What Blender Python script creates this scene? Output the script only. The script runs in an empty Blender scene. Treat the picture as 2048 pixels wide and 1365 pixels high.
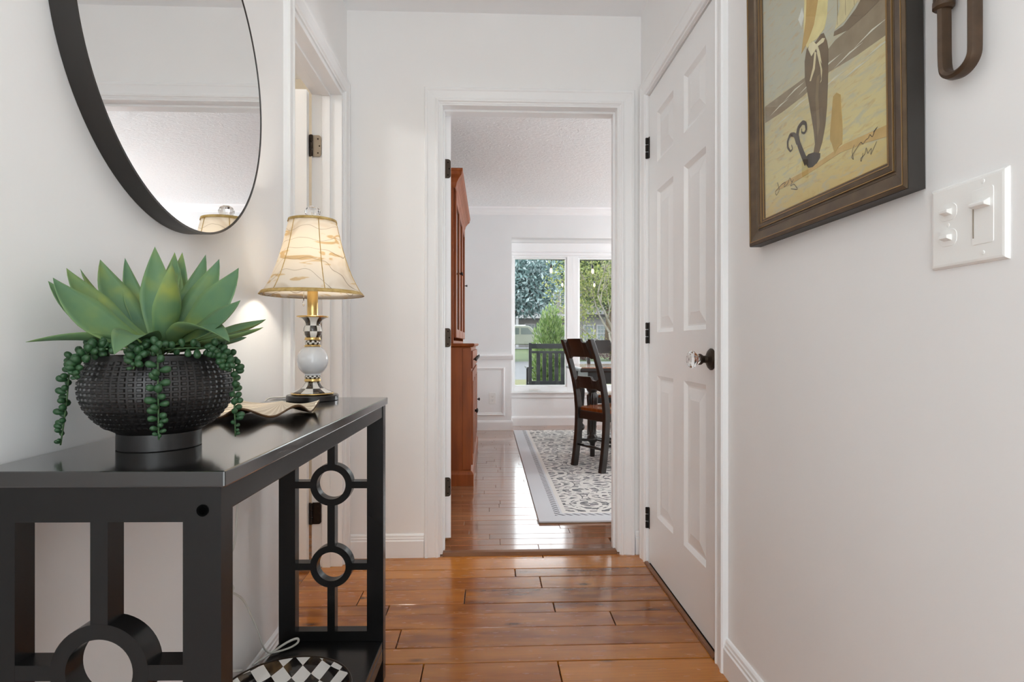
import bpy, math, random
from mathutils import Vector, Matrix, noise
random.seed(11)
S = bpy.context.scene
COL = S.collection
PI = math.pi

# ------------------------------------------------------------------ camera
F_PX = 1160.0
cam_d = bpy.data.cameras.new('camera')
cam_d.sensor_width = 36.0
cam_d.lens = F_PX / 2048 * 36.0
cam_d.shift_y = 5.5 / 2048
cam_d.clip_start = 0.01
cam_d.clip_end = 500
cam = bpy.data.objects.new('camera', cam_d)
COL.objects.link(cam)
cam.location = (0, 0, 0.9535)
cam.rotation_euler = (PI / 2, 0, -math.atan(46 / F_PX))
S.camera = cam

# ------------------------------------------------------------------ colour management / cycles
S.view_settings.view_transform = 'Standard'
S.view_settings.look = 'None'
S.view_settings.gamma = 1.0
S.view_settings.use_curve_mapping = False
S.view_settings.exposure = 0.0
S.cycles.use_denoising = True
S.cycles.max_bounces = 14
S.cycles.diffuse_bounces = 10
S.cycles.glossy_bounces = 5
S.cycles.transmission_bounces = 8
S.cycles.transparent_max_bounces = 12
S.cycles.sample_clamp_indirect = 6.0
S.cycles.caustics_reflective = False
S.cycles.caustics_refractive = False

# ------------------------------------------------------------------ world, sun, window portals
SKY_STRENGTH = 4.5
SUN_STRENGTH = 2.2
HALL_FILL = 2.5  # power of the unseen lamp added over the hall
DINING_FILL = 58.0  # power of each unseen pendant added to brighten the dining room
w = bpy.data.worlds.new('sky')
S.world = w
w.use_nodes = True
wn = w.node_tree.nodes
wl = w.node_tree.links
wn.clear()
wo = wn.new('ShaderNodeOutputWorld')
wb = wn.new('ShaderNodeBackground')
wg = wn.new('ShaderNodeTexCoord')
ws = wn.new('ShaderNodeSeparateXYZ')
wr = wn.new('ShaderNodeValToRGB')
wr.color_ramp.elements[0].position = 0.0
wr.color_ramp.elements[0].color = (0.96, 0.985, 1.0, 1)
wr.color_ramp.elements[1].position = 1.0
wr.color_ramp.elements[1].color = (0.84, 0.91, 1.0, 1)
wl.new(wg.outputs['Generated'], ws.inputs[0])
wl.new(ws.outputs['Z'], wr.inputs[0])
wl.new(wr.outputs[0], wb.inputs['Color'])
wb.inputs['Strength'].default_value = SKY_STRENGTH
wl.new(wb.outputs[0], wo.inputs[0])

def light(name, kind, loc, energy, color=(1, 1, 1), rot=(0, 0, 0), radius=0.1, size=None, portal=False):
    d = bpy.data.lights.new(name, kind)
    d.energy = energy
    d.color = color
    if kind == 'POINT':
        d.shadow_soft_size = radius
    if kind == 'AREA':
        d.shape = 'RECTANGLE'
        d.size, d.size_y = size
        d.cycles.is_portal = portal
    if kind == 'SUN':
        d.angle = radius
    o = bpy.data.objects.new(name, d)
    COL.objects.link(o)
    o.location = loc
    o.rotation_euler = rot
    return o

sun = light('sun', 'SUN', (0, 0, 20), SUN_STRENGTH, (1, 0.95, 0.86), radius=0.03)
sun.rotation_euler = Vector((1.0, 0.22, -1.25)).to_track_quat('-Z', 'Y').to_euler()
for k in range(3):
    light('window_portal', 'AREA', (0.592 + 0.753 * k, 6.73, 1.2), 1, rot=(-PI / 2, 0, 0), size=(0.62, 1.5), portal=True)
light('window_portal', 'AREA', (0.03, -1.11, 1.15), 1, rot=(PI / 2, 0, 0), size=(1.18, 2.2), portal=True)

# ------------------------------------------------------------------ helpers: materials
def mat(name, base=(0.8, 0.8, 0.8), rough=0.5, metal=0.0, spec=0.5, coat=0.0, coat_rough=0.1, **kw):
    m = bpy.data.materials.new(name)
    m.use_nodes = True
    b = m.node_tree.nodes['Principled BSDF']
    b.inputs['Base Color'].default_value = (*base, 1)
    b.inputs['Roughness'].default_value = rough
    b.inputs['Metallic'].default_value = metal
    b.inputs['Specular IOR Level'].default_value = spec
    b.inputs['Coat Weight'].default_value = coat
    b.inputs['Coat Roughness'].default_value = coat_rough
    for k, v in kw.items():
        b.inputs[k.replace('_', ' ')].default_value = v
    return m

class NT:
    """small node-tree helper"""
    def __init__(self, m):
        self.m = m
        self.t = m.node_tree
        self.b = self.t.nodes['Principled BSDF']
    def n(self, kind, **kw):
        x = self.t.nodes.new('ShaderNode' + kind)
        for k, v in kw.items():
            setattr(x, k, v)
        return x
    def l(self, a, b):
        self.t.links.new(a, b)
    def setin(self, sock, v):
        if hasattr(v, 'is_output'):
            self.l(v, sock)
        else:
            sock.default_value = v
    def math(self, op, a, b=None, c=None):
        x = self.n('Math', operation=op)
        self.setin(x.inputs[0], a)
        if b is not None:
            self.setin(x.inputs[1], b)
        if c is not None:
            self.setin(x.inputs[2], c)
        return x.outputs[0]
    def coords(self, scale=(1, 1, 1), rot=(0, 0, 0), kind='Object', off=None):
        tc = self.n('TexCoord')
        mp = self.n('Mapping')
        mp.inputs['Scale'].default_value = scale
        mp.inputs['Rotation'].default_value = rot
        src = tc.outputs[kind]
        if off is not None:
            va = self.n('VectorMath', operation='ADD')
            self.l(src, va.inputs[0])
            self.l(off, va.inputs[1])
            src = va.outputs[0]
        self.l(src, mp.inputs['Vector'])
        return mp.outputs[0]
    def noise(self, vec, scale, detail=2, rough=0.5, dist=0.0):
        x = self.n('TexNoise')
        self.l(vec, x.inputs['Vector'])
        x.inputs['Scale'].default_value = scale
        x.inputs['Detail'].default_value = detail
        x.inputs['Roughness'].default_value = rough
        x.inputs['Distortion'].default_value = dist
        return x.outputs[0]
    def ramp(self, fac, stops, interp='LINEAR'):
        x = self.n('ValToRGB')
        x.color_ramp.interpolation = interp
        e = x.color_ramp.elements
        while len(e) > len(stops):
            e.remove(e[-1])
        while len(e) < len(stops):
            e.new(0.5)
        for el, (p, c) in zip(e, stops):
            el.position = p
            el.color = (*c, 1) if len(c) == 3 else c
        self.l(fac, x.inputs[0])
        return x.outputs[0]
    def mix(self, fac, a, b, mode='MIX'):
        x = self.n('Mix', data_type='RGBA', blend_type=mode)
        self.setin(x.inputs[0], fac)
        for s, v in ((x.inputs[6], a), (x.inputs[7], b)):
            if hasattr(v, 'is_output'):
                self.l(v, s)
            else:
                s.default_value = (*v, 1)
        return x.outputs[2]
    def bump(self, h, strength=0.2, dist=0.01):
        x = self.n('Bump')
        x.inputs['Strength'].default_value = strength
        x.inputs['Distance'].default_value = dist
        self.l(h, x.inputs['Height'])
        self.l(x.outputs[0], self.b.inputs['Normal'])

def g(v):
    """sRGB 0-255 triple -> linear"""
    r = []
    for c in v:
        c /= 255.0
        r.append(c / 12.92 if c <= 0.04045 else ((c + 0.055) / 1.055) ** 2.4)
    return tuple(r)

def noisy(name, c0, c1, scale=8, rough=0.5, bump=0.0, stretch=(1, 1, 1), bscale=None, **kw):
    m = mat(name, c0, rough, **kw)
    t = NT(m)
    v = t.coords(stretch)
    f = t.noise(v, scale, 4)
    t.l(t.ramp(f, [(0.3, c0), (0.7, c1)]), t.b.inputs['Base Color'])
    if bump:
        t.bump(t.noise(v, bscale or scale * 6, 3), bump, 0.002)
    return m

M = {}
M['wall'] = noisy('wall_paint', g((242, 242, 242)), g((239, 239, 239)), 3, 0.42, 0.08, bscale=90, spec=0.35)
M['dwall'] = noisy('dining_wall_paint', g((231, 233, 234)), g((228, 230, 231)), 3, 0.5, 0.06, bscale=90, spec=0.3)
M['trim'] = noisy('trim_enamel', g((242, 243, 244)), g((240, 241, 242)), 4, 0.3, 0.0, spec=0.45)
M['ceil'] = noisy('ceiling_paint', g((245, 247, 249)), g((243, 245, 247)), 3, 0.7, 0.1, bscale=60)
m = M['tceil'] = mat('knockdown_ceiling', g((246, 248, 249)), 0.75)
t = NT(m)
v = t.coords((1, 1.6, 1))
t.bump(t.ramp(t.noise(v, 22, 5, 0.6, 1.2), [(0.42, (0, 0, 0)), (0.62, (1, 1, 1))]), 0.55, 0.006)
M['left_room'] = noisy('beige_paint', g((214, 205, 188)), g((210, 200, 182)), 3, 0.6)
M['concrete'] = noisy('subfloor', g((52, 34, 22)), g((44, 28, 18)), 5, 0.8)

def plank_mat(name, lo, mid, hi, rough, coat, bmp, axis_scale=(0.55, 14.0, 14.0)):
    m = mat(name, mid, rough, spec=0.4, coat=coat, coat_rough=0.09)
    t = NT(m)
    oi = t.n('ObjectInfo')
    rv = t.n('CombineXYZ')
    t.l(t.math('MULTIPLY', oi.outputs['Random'], 37.0), rv.inputs[0])
    t.l(t.math('MULTIPLY', oi.outputs['Random'], 91.0), rv.inputs[1])
    v = t.coords(axis_scale, off=rv.outputs[0])
    base = t.ramp(oi.outputs['Random'], [(0.0, lo), (0.5, mid), (1.0, hi)])
    grain = t.noise(v, 5.0, 6, 0.65, 0.8)
    col = t.mix(t.ramp(grain, [(0.35, (0, 0, 0)), (0.75, (0.45, 0.45, 0.45))]), base, tuple(c * 0.42 for c in lo))
    v2 = t.coords((2.2, 9, 9), off=rv.outputs[0])
    blotch = t.noise(v2, 1.6, 3, 0.55)
    col = t.mix(t.ramp(blotch, [(0.4, (0, 0, 0)), (0.7, (0.6, 0.6, 0.6))]), col, hi)
    vo = t.n('TexVoronoi')
    t.l(t.coords((3.4, 9, 9), off=rv.outputs[0]), vo.inputs['Vector'])
    vo.inputs['Scale'].default_value = 0.9
    knot = t.ramp(vo.outputs['Distance'], [(0.03, (0.85, 0.85, 0.85)), (0.12, (0, 0, 0))])
    col = t.mix(knot, col, (0.035, 0.014, 0.006))
    t.l(col, t.b.inputs['Base Color'])
    vb = t.coords((1.5, 8, 8), off=rv.outputs[0])
    h = t.math('ADD', t.math('MULTIPLY', t.noise(vb, 4, 2), 1.0), t.math('MULTIPLY', grain, 0.12))
    t.bump(h, bmp, 0.003)
    t.l(t.math('MULTIPLY_ADD', t.noise(vb, 9, 3), 0.16, rough - 0.08), t.b.inputs['Roughness'])
    return m
M['plank'] = plank_mat('scraped_plank', g((116, 61, 17)), g((156, 89, 28)), g((190, 120, 40)), 0.25, 0.5, 0.14)
M['dplank'] = plank_mat('dining_plank', g((112, 68, 40)), g((140, 88, 54)), g((160, 108, 68)), 0.22, 1.0, 0.10)
M['strip'] = noisy('threshold_wood', g((104, 64, 34)), g((124, 80, 44)), 6, 0.35, stretch=(1, 12, 12))
M['black'] = noisy('black_lacquer', (0.0085, 0.0082, 0.0082), (0.0085, 0.0082, 0.0082), 20, 0.25, 0.0, spec=0.30)
M['black_top'] = mat('black_lacquer_top', (0.0085, 0.0080, 0.0078), 0.16, spec=0.6, coat=0.7, coat_rough=0.10)
M['chair_black'] = noisy('chair_black', (0.012, 0.0095, 0.008), (0.024, 0.017, 0.013), 15, 0.34, coat=0.2, coat_rough=0.2)
M['bronze'] = mat('oil_bronze', g((62, 52, 44)), 0.42, 0.85)
M['bronze_dark'] = mat('dark_bronze', g((44, 37, 33)), 0.45, 0.7)
M['nickel'] = mat('old_nickel', g((168, 158, 145)), 0.38, 0.8)
M['mirror'] = mat('mirror_glass', (0.93, 0.935, 0.93), 0.0, 1.0)
M['mirror_frame'] = mat('mirror_frame_metal', g((46, 43, 41)), 0.40, 0.3)
M['glass'] = mat('window_glass', (1, 1, 1), 0.0, spec=0.5)
def thin_glass(name, tint=(1, 1, 1), gloss=0.08):
    m = bpy.data.materials.new(name)
    m.use_nodes = True
    n = m.node_tree.nodes
    n.clear()
    o = n.new('ShaderNodeOutputMaterial')
    tr = n.new('ShaderNodeBsdfTransparent')
    tr.inputs[0].default_value = (*tint, 1)
    gl = n.new('ShaderNodeBsdfGlossy')
    gl.inputs['Roughness'].default_value = 0.0
    fr = n.new('ShaderNodeFresnel')
    fr.inputs['IOR'].default_value = 1.45
    mx = n.new('ShaderNodeMixShader')
    ge = n.new('ShaderNodeNewGeometry')
    ma = n.new('ShaderNodeMath')
    ma.operation = 'SUBTRACT'
    ma.inputs[0].default_value = 1.0
    mu = n.new('ShaderNodeMath')
    mu.operation = 'MULTIPLY'
    m.node_tree.links.new(ge.outputs['Backfacing'], ma.inputs[1])
    m.node_tree.links.new(ma.outputs[0], mu.inputs[0])
    m.node_tree.links.new(fr.outputs[0], mu.inputs[1])
    m.node_tree.links.new(mu.outputs[0], mx.inputs[0])
    m.node_tree.links.new(tr.outputs[0], mx.inputs[1])
    m.node_tree.links.new(gl.outputs[0], mx.inputs[2])
    m.node_tree.links.new(mx.outputs[0], o.inputs[0])
    return m
M['pane'] = thin_glass('pane_glass', (0.97, 0.985, 0.98))
M['crystal'] = mat('crystal', (1, 1, 1), 0.02, Transmission_Weight=1.0, IOR=1.5)
M['white_plastic'] = mat('white_plastic', g((240, 240, 238)), 0.25)
M['dark'] = mat('dark_recess', (0.003, 0.003, 0.003), 0.9, spec=0.0)  # near-black standing for shade in holes and gaps; also dark screw heads

# ------------------------------------------------------------------ helpers: geometry
class MB:
    def __init__(self):
        self.v, self.f = [], []
    def add(self, vs, fs):
        o = len(self.v)
        self.v += [tuple(p) for p in vs]
        self.f += [tuple(i + o for i in q) for q in fs]
        return self
    def box(self, x0, x1, y0, y1, z0, z1):
        vs = [(x, y, z) for z in (z0, z1) for y in (y0, y1) for x in (x0, x1)]
        return self.add(vs, [(0, 2, 3, 1), (4, 5, 7, 6), (0, 1, 5, 4), (2, 6, 7, 3), (0, 4, 6, 2), (1, 3, 7, 5)])
    def prism(self, poly, fn, a, b):
        """poly of (u,v); fn(u,v,w)->xyz extruded w from a to b"""
        n = len(poly)
        vs = [fn(u, v, a) for u, v in poly] + [fn(u, v, b) for u, v in poly]
        fs = [tuple(range(n - 1, -1, -1)), tuple(range(n, 2 * n))]
        fs += [(i, (i + 1) % n, n + (i + 1) % n, n + i) for i in range(n)]
        return self.add(vs, fs)
    def lathe(self, prof, seg=32, c=(0, 0, 0), axis='Z', cap=True):
        vs, fs = [], []
        for r, h in prof:
            for k in range(seg):
                a = 2 * PI * k / seg
                p = (r * math.cos(a), r * math.sin(a), h)
                if axis == 'X':
                    p = (h, p[0], p[1])
                elif axis == 'Y':
                    p = (p[0], h, p[1])
                vs.append((p[0] + c[0], p[1] + c[1], p[2] + c[2]))
        m = len(prof)
        for i in range(m - 1):
            for k in range(seg):
                k2 = (k + 1) % seg
                fs.append((i * seg + k, i * seg + k2, (i + 1) * seg + k2, (i + 1) * seg + k))
        if cap:
            if prof[0][0] > 1e-6:
                fs.append(tuple(range(seg - 1, -1, -1)))
            if prof[-1][0] > 1e-6:
                fs.append(tuple((m - 1) * seg + k for k in range(seg)))
        return self.add(vs, fs)
    def tube(self, pts, r, seg=8, cap=True, closed=False, flat=None):
        pts = [Vector(p) for p in pts]
        n = len(pts)
        rs = r if isinstance(r, (list, tuple)) else [r] * n
        vs, fs = [], []
        up = Vector((0, 0, 1))
        prev = None
        for i, p in enumerate(pts):
            if closed:
                d = pts[(i + 1) % n] - pts[i - 1]
            else:
                d = pts[min(i + 1, n - 1)] - pts[max(i - 1, 0)]
            d.normalize()
            if prev is None:
                ref = up if abs(d.z) < 0.9 else Vector((1, 0, 0))
                a = d.cross(ref).normalized()
            else:
                a = (prev - d * prev.dot(d))
                a = a.normalized() if a.length > 1e-6 else d.orthogonal().normalized()
            prev = a
            b = d.cross(a)
            fa, fb = flat or (1, 1)
            for k in range(seg):
                th = 2 * PI * k / seg
                vs.append(p + a * (math.cos(th) * rs[i] * fa) + b * (math.sin(th) * rs[i] * fb))
        rng = n if closed else n - 1
        for i in range(rng):
            j = (i + 1) % n
            for k in range(seg):
                k2 = (k + 1) % seg
                fs.append((i * seg + k, i * seg + k2, j * seg + k2, j * seg + k))
        if cap and not closed:
            fs.append(tuple(range(seg - 1, -1, -1)))
            fs.append(tuple((n - 1) * seg + k for k in range(seg)))
        return self.add(vs, fs)
    def sweep(self, path, prof, fn, closed=False):
        """mitred sweep in a plane: path of (a,b) points, prof of (out,p): out = offset to the left of travel; fn(a,b,p)->xyz"""
        n = len(path)
        cols = []
        for i in range(n):
            p = Vector(path[i])
            d0 = d1 = None
            if closed or i > 0:
                d0 = (p - Vector(path[i - 1])).normalized()
            if closed or i < n - 1:
                d1 = (Vector(path[(i + 1) % n]) - p).normalized()
            d0 = d0 or d1
            d1 = d1 or d0
            n0 = Vector((-d0.y, d0.x))
            n1 = Vector((-d1.y, d1.x))
            mdir = (n0 + n1)
            mdir = mdir / max(1e-6, mdir.dot(n0))
            cols.append([fn(p.x + mdir.x * o, p.y + mdir.y * o, q) for o, q in prof])
        m = len(prof)
        vs = [q for c in cols for q in c]
        fs = []
        for i in range(n if closed else n - 1):
            j = (i + 1) % n
            for k in range(m):
                k2 = (k + 1) % m
                fs.append((i * m + k, j * m + k, j * m + k2, i * m + k2))
        if not closed:
            fs.append(tuple(range(m - 1, -1, -1)))
            fs.append(tuple((n - 1) * m + k for k in range(m)))
        return self.add(vs, fs)
    def mesh(self, name):
        me = bpy.data.meshes.new(name)
        me.from_pydata(self.v, [], self.f)
        import bmesh
        bm = bmesh.new()
        bm.from_mesh(me)
        bmesh.ops.recalc_face_normals(bm, faces=bm.faces)
        bm.to_mesh(me)
        bm.free()
        return me

def ob(name, mb, material, parent=None, smooth=False, bevel=0.0, kind=None, loc=None, rot=None):
    me = mb.mesh(name) if isinstance(mb, MB) else mb
    if material is not None and not me.materials:
        for x in (material if isinstance(material, (list, tuple)) else [material]):
            me.materials.append(x)
    o = bpy.data.objects.new(name, me)
    COL.objects.link(o)
    if parent is not None:
        o.parent = parent
    if loc is not None:
        o.location = loc
    if rot is not None:
        o.rotation_euler = rot
    if smooth:
        me.shade_smooth()
        if smooth == 'auto':
            me.set_sharp_from_angle(angle=math.radians(38))
    if bevel:
        b = o.modifiers.new('bevel', 'BEVEL')
        b.width = bevel
        b.segments = 2
        b.limit_method = 'ANGLE'
        b.angle_limit = math.radians(35)
    if kind:
        o['kind'] = kind
    return o

def tag(o, label, cat, group=None):
    o['label'] = label
    o['category'] = cat
    if group:
        o['group'] = group
    return o

def empty(name, loc=(0, 0, 0), rotz=0.0, kind=None):
    o = bpy.data.objects.new(name, None)
    COL.objects.link(o)
    o.location = loc
    o.rotation_euler = (0, 0, rotz)
    o.empty_display_size = 0.05
    if kind:
        o['kind'] = kind
    return o

def struct(name, mb, material, label=None, bevel=0.0, parent=None, smooth=False):
    o = ob(name, mb, material, parent, bevel=bevel, smooth=smooth)
    if parent is None:
        o['kind'] = 'structure'
    if label:
        o['label'] = label
    return o

def arc_corners(x0, x1, z0, z1, r, n=4):
    pts = []
    for cx, cz, a0 in ((x1 - r, z0 + r, -90), (x1 - r, z1 - r, 0), (x0 + r, z1 - r, 90), (x0 + r, z0 + r, 180)):
        for k in range(n + 1):
            a = math.radians(a0 + 90 * k / n)
            pts.append((cx + r * math.cos(a), cz + r * math.sin(a)))
    return pts

# ------------------------------------------------------------------ dimensions
XL, XR, YB = -0.632, 0.690, 2.610          # hall walls
CH = 2.44                                  # ceiling height
WT = 0.12                                  # wall thickness
YN = -1.05                                 # wall behind the camera, set close so its glazing lights the hall
DX0, DX1 = -0.58, 3.40                     # dining room
DY0, DY1, DYB = YB + WT, 6.34, 6.68        # dining: near, far, bay back
DF = 0.010                                 # dining floor is a touch higher
OX0, OX1, OH = -0.222, 0.594, 2.036        # doorway to the dining room
LD0, LD1, LDH = 1.885, 2.520, 2.032        # left doorway
RD0, RD1, RDH = 1.722, 2.494, 2.030        # right closet door

# ================================================================== STRUCTURE
mb = MB()
mb.box(XL - WT, XL, YN, LD0, 0, CH).box(XL - WT, XL, LD1, YB, 0, CH).box(XL - WT, XL, LD0, LD1, LDH, CH)
struct('wall_left', mb, M['wall'], 'white painted hall wall with the mirror and console table')
mb = MB()
mb.box(XR, XR + WT, YN, RD0, 0, CH).box(XR, XR + WT, RD1, YB, 0, CH).box(XR, XR + WT, RD0, RD1, RDH, CH)
struct('wall_right', mb, M['wall'], 'white painted hall wall with framed picture and switch plate')
mb = MB()
mb.box(XL - WT, OX0, YB, DY0, 0, CH).box(OX1, XR + WT, YB, DY0, 0, CH).box(OX0, OX1, YB, DY0, OH, CH)
struct('wall_back', mb, M['wall'], 'white end wall of the hall around the dining room doorway')
mb = MB()
mb.box(XL - WT, -0.58, YN - WT, YN, 0, CH).box(0.64, XR + WT, YN - WT, YN, 0, CH).box(-0.58, 0.64, YN - WT, YN, 2.30, CH)
struct('wall_near', mb, M['wall'], 'white wall around the added glazed opening behind the camera')
struct('ceiling', MB().box(XL - WT, XR + WT, YN - WT, DY0, CH, CH + 0.12), M['ceil'], 'smooth white hall ceiling')

# floor of the hall: subfloor with planks
floor = struct('floor', MB().box(XL - WT, XR + WT, YN - WT, 2.625, -0.05, -0.012), M['concrete'], 'hand-scraped reddish brown plank floor of the hall')
rows = [2.628, 2.572, 2.453, 2.369, 2.257, 2.131, 2.052, 1.947, 1.825, 1.736]
wseq = [0.124, 0.082, 0.118, 0.086, 0.121, 0.108, 0.080]
k = 0
while rows[-1] > YN + 0.1:
    rows.append(rows[-1] - wseq[k % 7])
    k += 1
joints = {0: [0.241], 1: [], 2: [0.109], 3: [0.207], 4: [-0.483, -0.091], 5: [-0.363, 0.236], 6: [0.430], 7: [-0.292], 8: [], 9: [-0.194, 0.206]}
GAP = 0.0016
for i in range(len(rows) - 1):
    js = joints.get(i)
    if js is None:
        js = [random.uniform(-0.5, 0.55)]
    xs = [XL + 0.001] + js + [XR - 0.001]
    if LD0 < (rows[i] + rows[i + 1]) / 2 < LD1:
        xs[0] = XL - WT
    for a, b in zip(xs[:-1], xs[1:]):
        lift = random.uniform(-0.0008, 0.0008)
        e = 0.0016
        mb = MB()
        x0, x1, y0, y1 = a + GAP, b - GAP, rows[i + 1] + GAP, rows[i] - GAP
        mb.add([(x0, y0, -0.014), (x1, y0, -0.014), (x1, y1, -0.014), (x0, y1, -0.014),
                (x0, y0, -e + lift), (x1, y0, -e + lift), (x1, y1, -e + lift), (x0, y1, -e + lift),
                (x0 + e, y0 + e, lift), (x1 - e, y0 + e, lift), (x1 - e, y1 - e, lift), (x0 + e, y1 - e, lift)],
               [(0, 1, 5, 4), (1, 2, 6, 5), (2, 3, 7, 6), (3, 0, 4, 7), (4, 5, 9, 8), (5, 6, 10, 9), (6, 7, 11, 10), (7, 4, 8, 11), (8, 9, 10, 11)])
        ob('plank', mb, M['plank'], floor)

# baseboards and casings
BASE = [(0, 0), (0.0145, 0), (0.0145, 0.074), (0.011, 0.078), (0.011, 0.086), (0.0085, 0.089), (0.0075, 0.097), (0.004, 0.102), (0, 0.104)]
def base_run(name, p0, p1, label, prof=BASE, z=0.0, m='trim', end=None):
    """moulding along p0->p1 on the floor plan; its body lies to the LEFT of travel"""
    return struct(name, MB().sweep([p0, p1], prof, lambda a, b, q: (a, b, z + q)), M[m], label)
base_run('baseboard_left', (XL, 1.795), (XL, YN), 'white baseboard along the wall under the console table')
base_run('baseboard_right', (XR, YN), (XR, 1.655), 'white baseboard along the wall under the picture')
base_run('baseboard_back', (-0.290, YB), (XL, YB), 'white baseboard left of the dining doorway')
base_run('baseboard_corner', (XR, YB), (0.662, YB), 'short white baseboard in the corner beside the closet door')

CASING = [(0, 0), (0, 0.009), (0.006, 0.011), (0.010, 0.016), (0.018, 0.017), (0.022, 0.0135), (0.030, 0.013), (0.060, 0.017), (0.066, 0.020), (0.076, 0.020), (0.080, 0.015), (0.080, 0)]
CASN = [(o * 0.86, p) for o, p in CASING]
def casing(name, a0, a1, h, fn, label, prof=CASING, z0=0.0):
    # travel: up the left leg, across, down the right leg with the body outside (to the left of travel)
    return struct(name, MB().sweep([(a0, z0), (a0, h), (a1, h), (a1, z0)], prof, fn), M['trim'], label)
casing('trim_1', OX0 + 0.003, OX1 - 0.004, OH - 0.006, lambda a, b, q: (a, YB - q, b), 'white moulded casing around the dining room doorway', CASN)
casing('trim_2', RD0 - 0.004, RD1 + 0.002, RDH + 0.004, lambda a, b, q: (XR - q, a, b), 'white moulded casing around the closet door', [(o * 0.86, p) for o, p in CASING])
casing('trim_3', LD0 - 0.006, LD1 + 0.006, LDH + 0.006, lambda a, b, q: (XL + q, a, b), 'white moulded casing around the left doorway', CASN)
# jambs and stops
mb = MB()
j = 0.014
mb.box(OX0 - 0.004, OX0 + j, YB - 0.006, DY0 + 0.004, DF, OH - j).box(OX1 - j, OX1 + 0.004, YB - 0.006, DY0 + 0.004, DF, OH - j).box(OX0 - 0.004, OX1 + 0.004, YB - 0.006, DY0 + 0.004, OH - j, OH + 0.004)
mb.box(OX0 + j, OX0 + j + 0.006, YB + 0.040, YB + 0.072, DF, OH - j).box(OX1 - j - 0.010, OX1 - j, YB + 0.040, YB + 0.072, DF, OH - j).box(OX0 + j + 0.006, OX1 - j - 0.010, YB + 0.040, YB + 0.072, OH - j - 0.010, OH - j)
struct('trim_4', mb, M['trim'], 'white door jamb lining the dining doorway', bevel=0.0015)
mb = MB()
mb.box(XL - WT - 0.004, XL + 0.004, LD1 - j, LD1 + 0.004, 0, LDH - j).box(XL - WT - 0.004, XL + 0.004, LD0 - 0.004, LD0 + j, 0, LDH - j).box(XL - WT - 0.004, XL + 0.004, LD0 - 0.004, LD1 + 0.004, LDH - j, LDH + 0.004)
mb.box(XL - 0.078, XL - 0.044, LD1 - j - 0.010, LD1 - j, 0, LDH - j).box(XL - 0.078, XL - 0.044, LD0 + j, LD0 + j + 0.010, 0, LDH - j).box(XL - 0.078, XL - 0.044, LD0 + j + 0.010, LD1 - j - 0.010, LDH - j - 0.010, LDH - j)
struct('trim_5', mb, M['trim'], 'white door jamb lining the left doorway', bevel=0.0015)
# thresholds
mb = MB().sweep([(OX0 + j, YB - 0.006), (OX1 - j, YB - 0.006)], [(0, -0.010), (0, 0.002), (0.008, 0.008), (0.016, 0.0125), (0.034, 0.014), (0.046, 0.0125), (0.046, -0.010)], lambda a, b, q: (a, b, q))
struct('trim_6', mb, M['strip'], 'rounded wooden threshold strip in the dining doorway')
mb = MB().sweep([(XR - 0.012, 1.722), (XR - 0.012, 2.494)], [(0.004, 0), (0.004, 0.005), (0.0, 0.009), (-0.010, 0.010), (-0.010, 0)], lambda a, b, q: (a, b, q))
struct('trim_7', mb, M['strip'], 'thin brown wooden strip along the foot of the closet door')

# ------------------------------------------------------------------ doors
def door_leaf(parent, w, h, th, cols, rws, m):
    """leaf in local coords: x 0..w, y -th..0 (front face y=-th ... both faces panelled), z 0..h"""
    mb = MB()
    xs = [0] + [c for p in cols for c in p] + [w]
    for i in range(0, len(xs), 2):
        mb.box(xs[i], xs[i + 1], -th, 0, 0, h)
    zs = [0] + [c for p in rws for c in p] + [h]
    for c0, c1 in cols:
        for i in range(0, len(zs), 2):
            mb.box(c0, c1, -th, 0, zs[i], zs[i + 1])
    ob('leaf', mb, m, parent)
    for c0, c1 in cols:
        for r0, r1 in rws:
            pm = MB()
            for side in (0, 1):
                rings = [(0, 0.0), (0.006, 0.0035), (0.016, 0.0095), (0.022, 0.0095), (0.058, 0.003), (0.062, 0.002)]
                vs, fs = [], []
                for o_, d in rings:
                    y = -th + d if side == 0 else -d
                    vs += [(c0 + o_, y, r0 + o_), (c1 - o_, y, r0 + o_), (c1 - o_, y, r1 - o_), (c0 + o_, y, r1 - o_)]
                for q in range(len(rings) - 1):
                    for e in range(4):
                        fs.append((q * 4 + e, q * 4 + (e + 1) % 4, q * 4 + 4 + (e + 1) % 4, q * 4 + 4 + e))
                q = len(rings) - 1
                fs.append((q * 4, q * 4 + 1, q * 4 + 2, q * 4 + 3))
                pm.add(vs, fs)
            ob('panel', pm, m, parent)

PROWS = [(0.225, 0.812), (0.990, 1.578), (1.694, 1.902)]
# closet door in the right wall: hinge at far end
d1 = empty('door_1', (XR + 0.004, RD1 - 0.004, 0.010), -PI / 2, 'structure')
d1['label'] = 'closed white six-panel closet door with a crystal knob'
DW = RD1 - RD0 - 0.008
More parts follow.
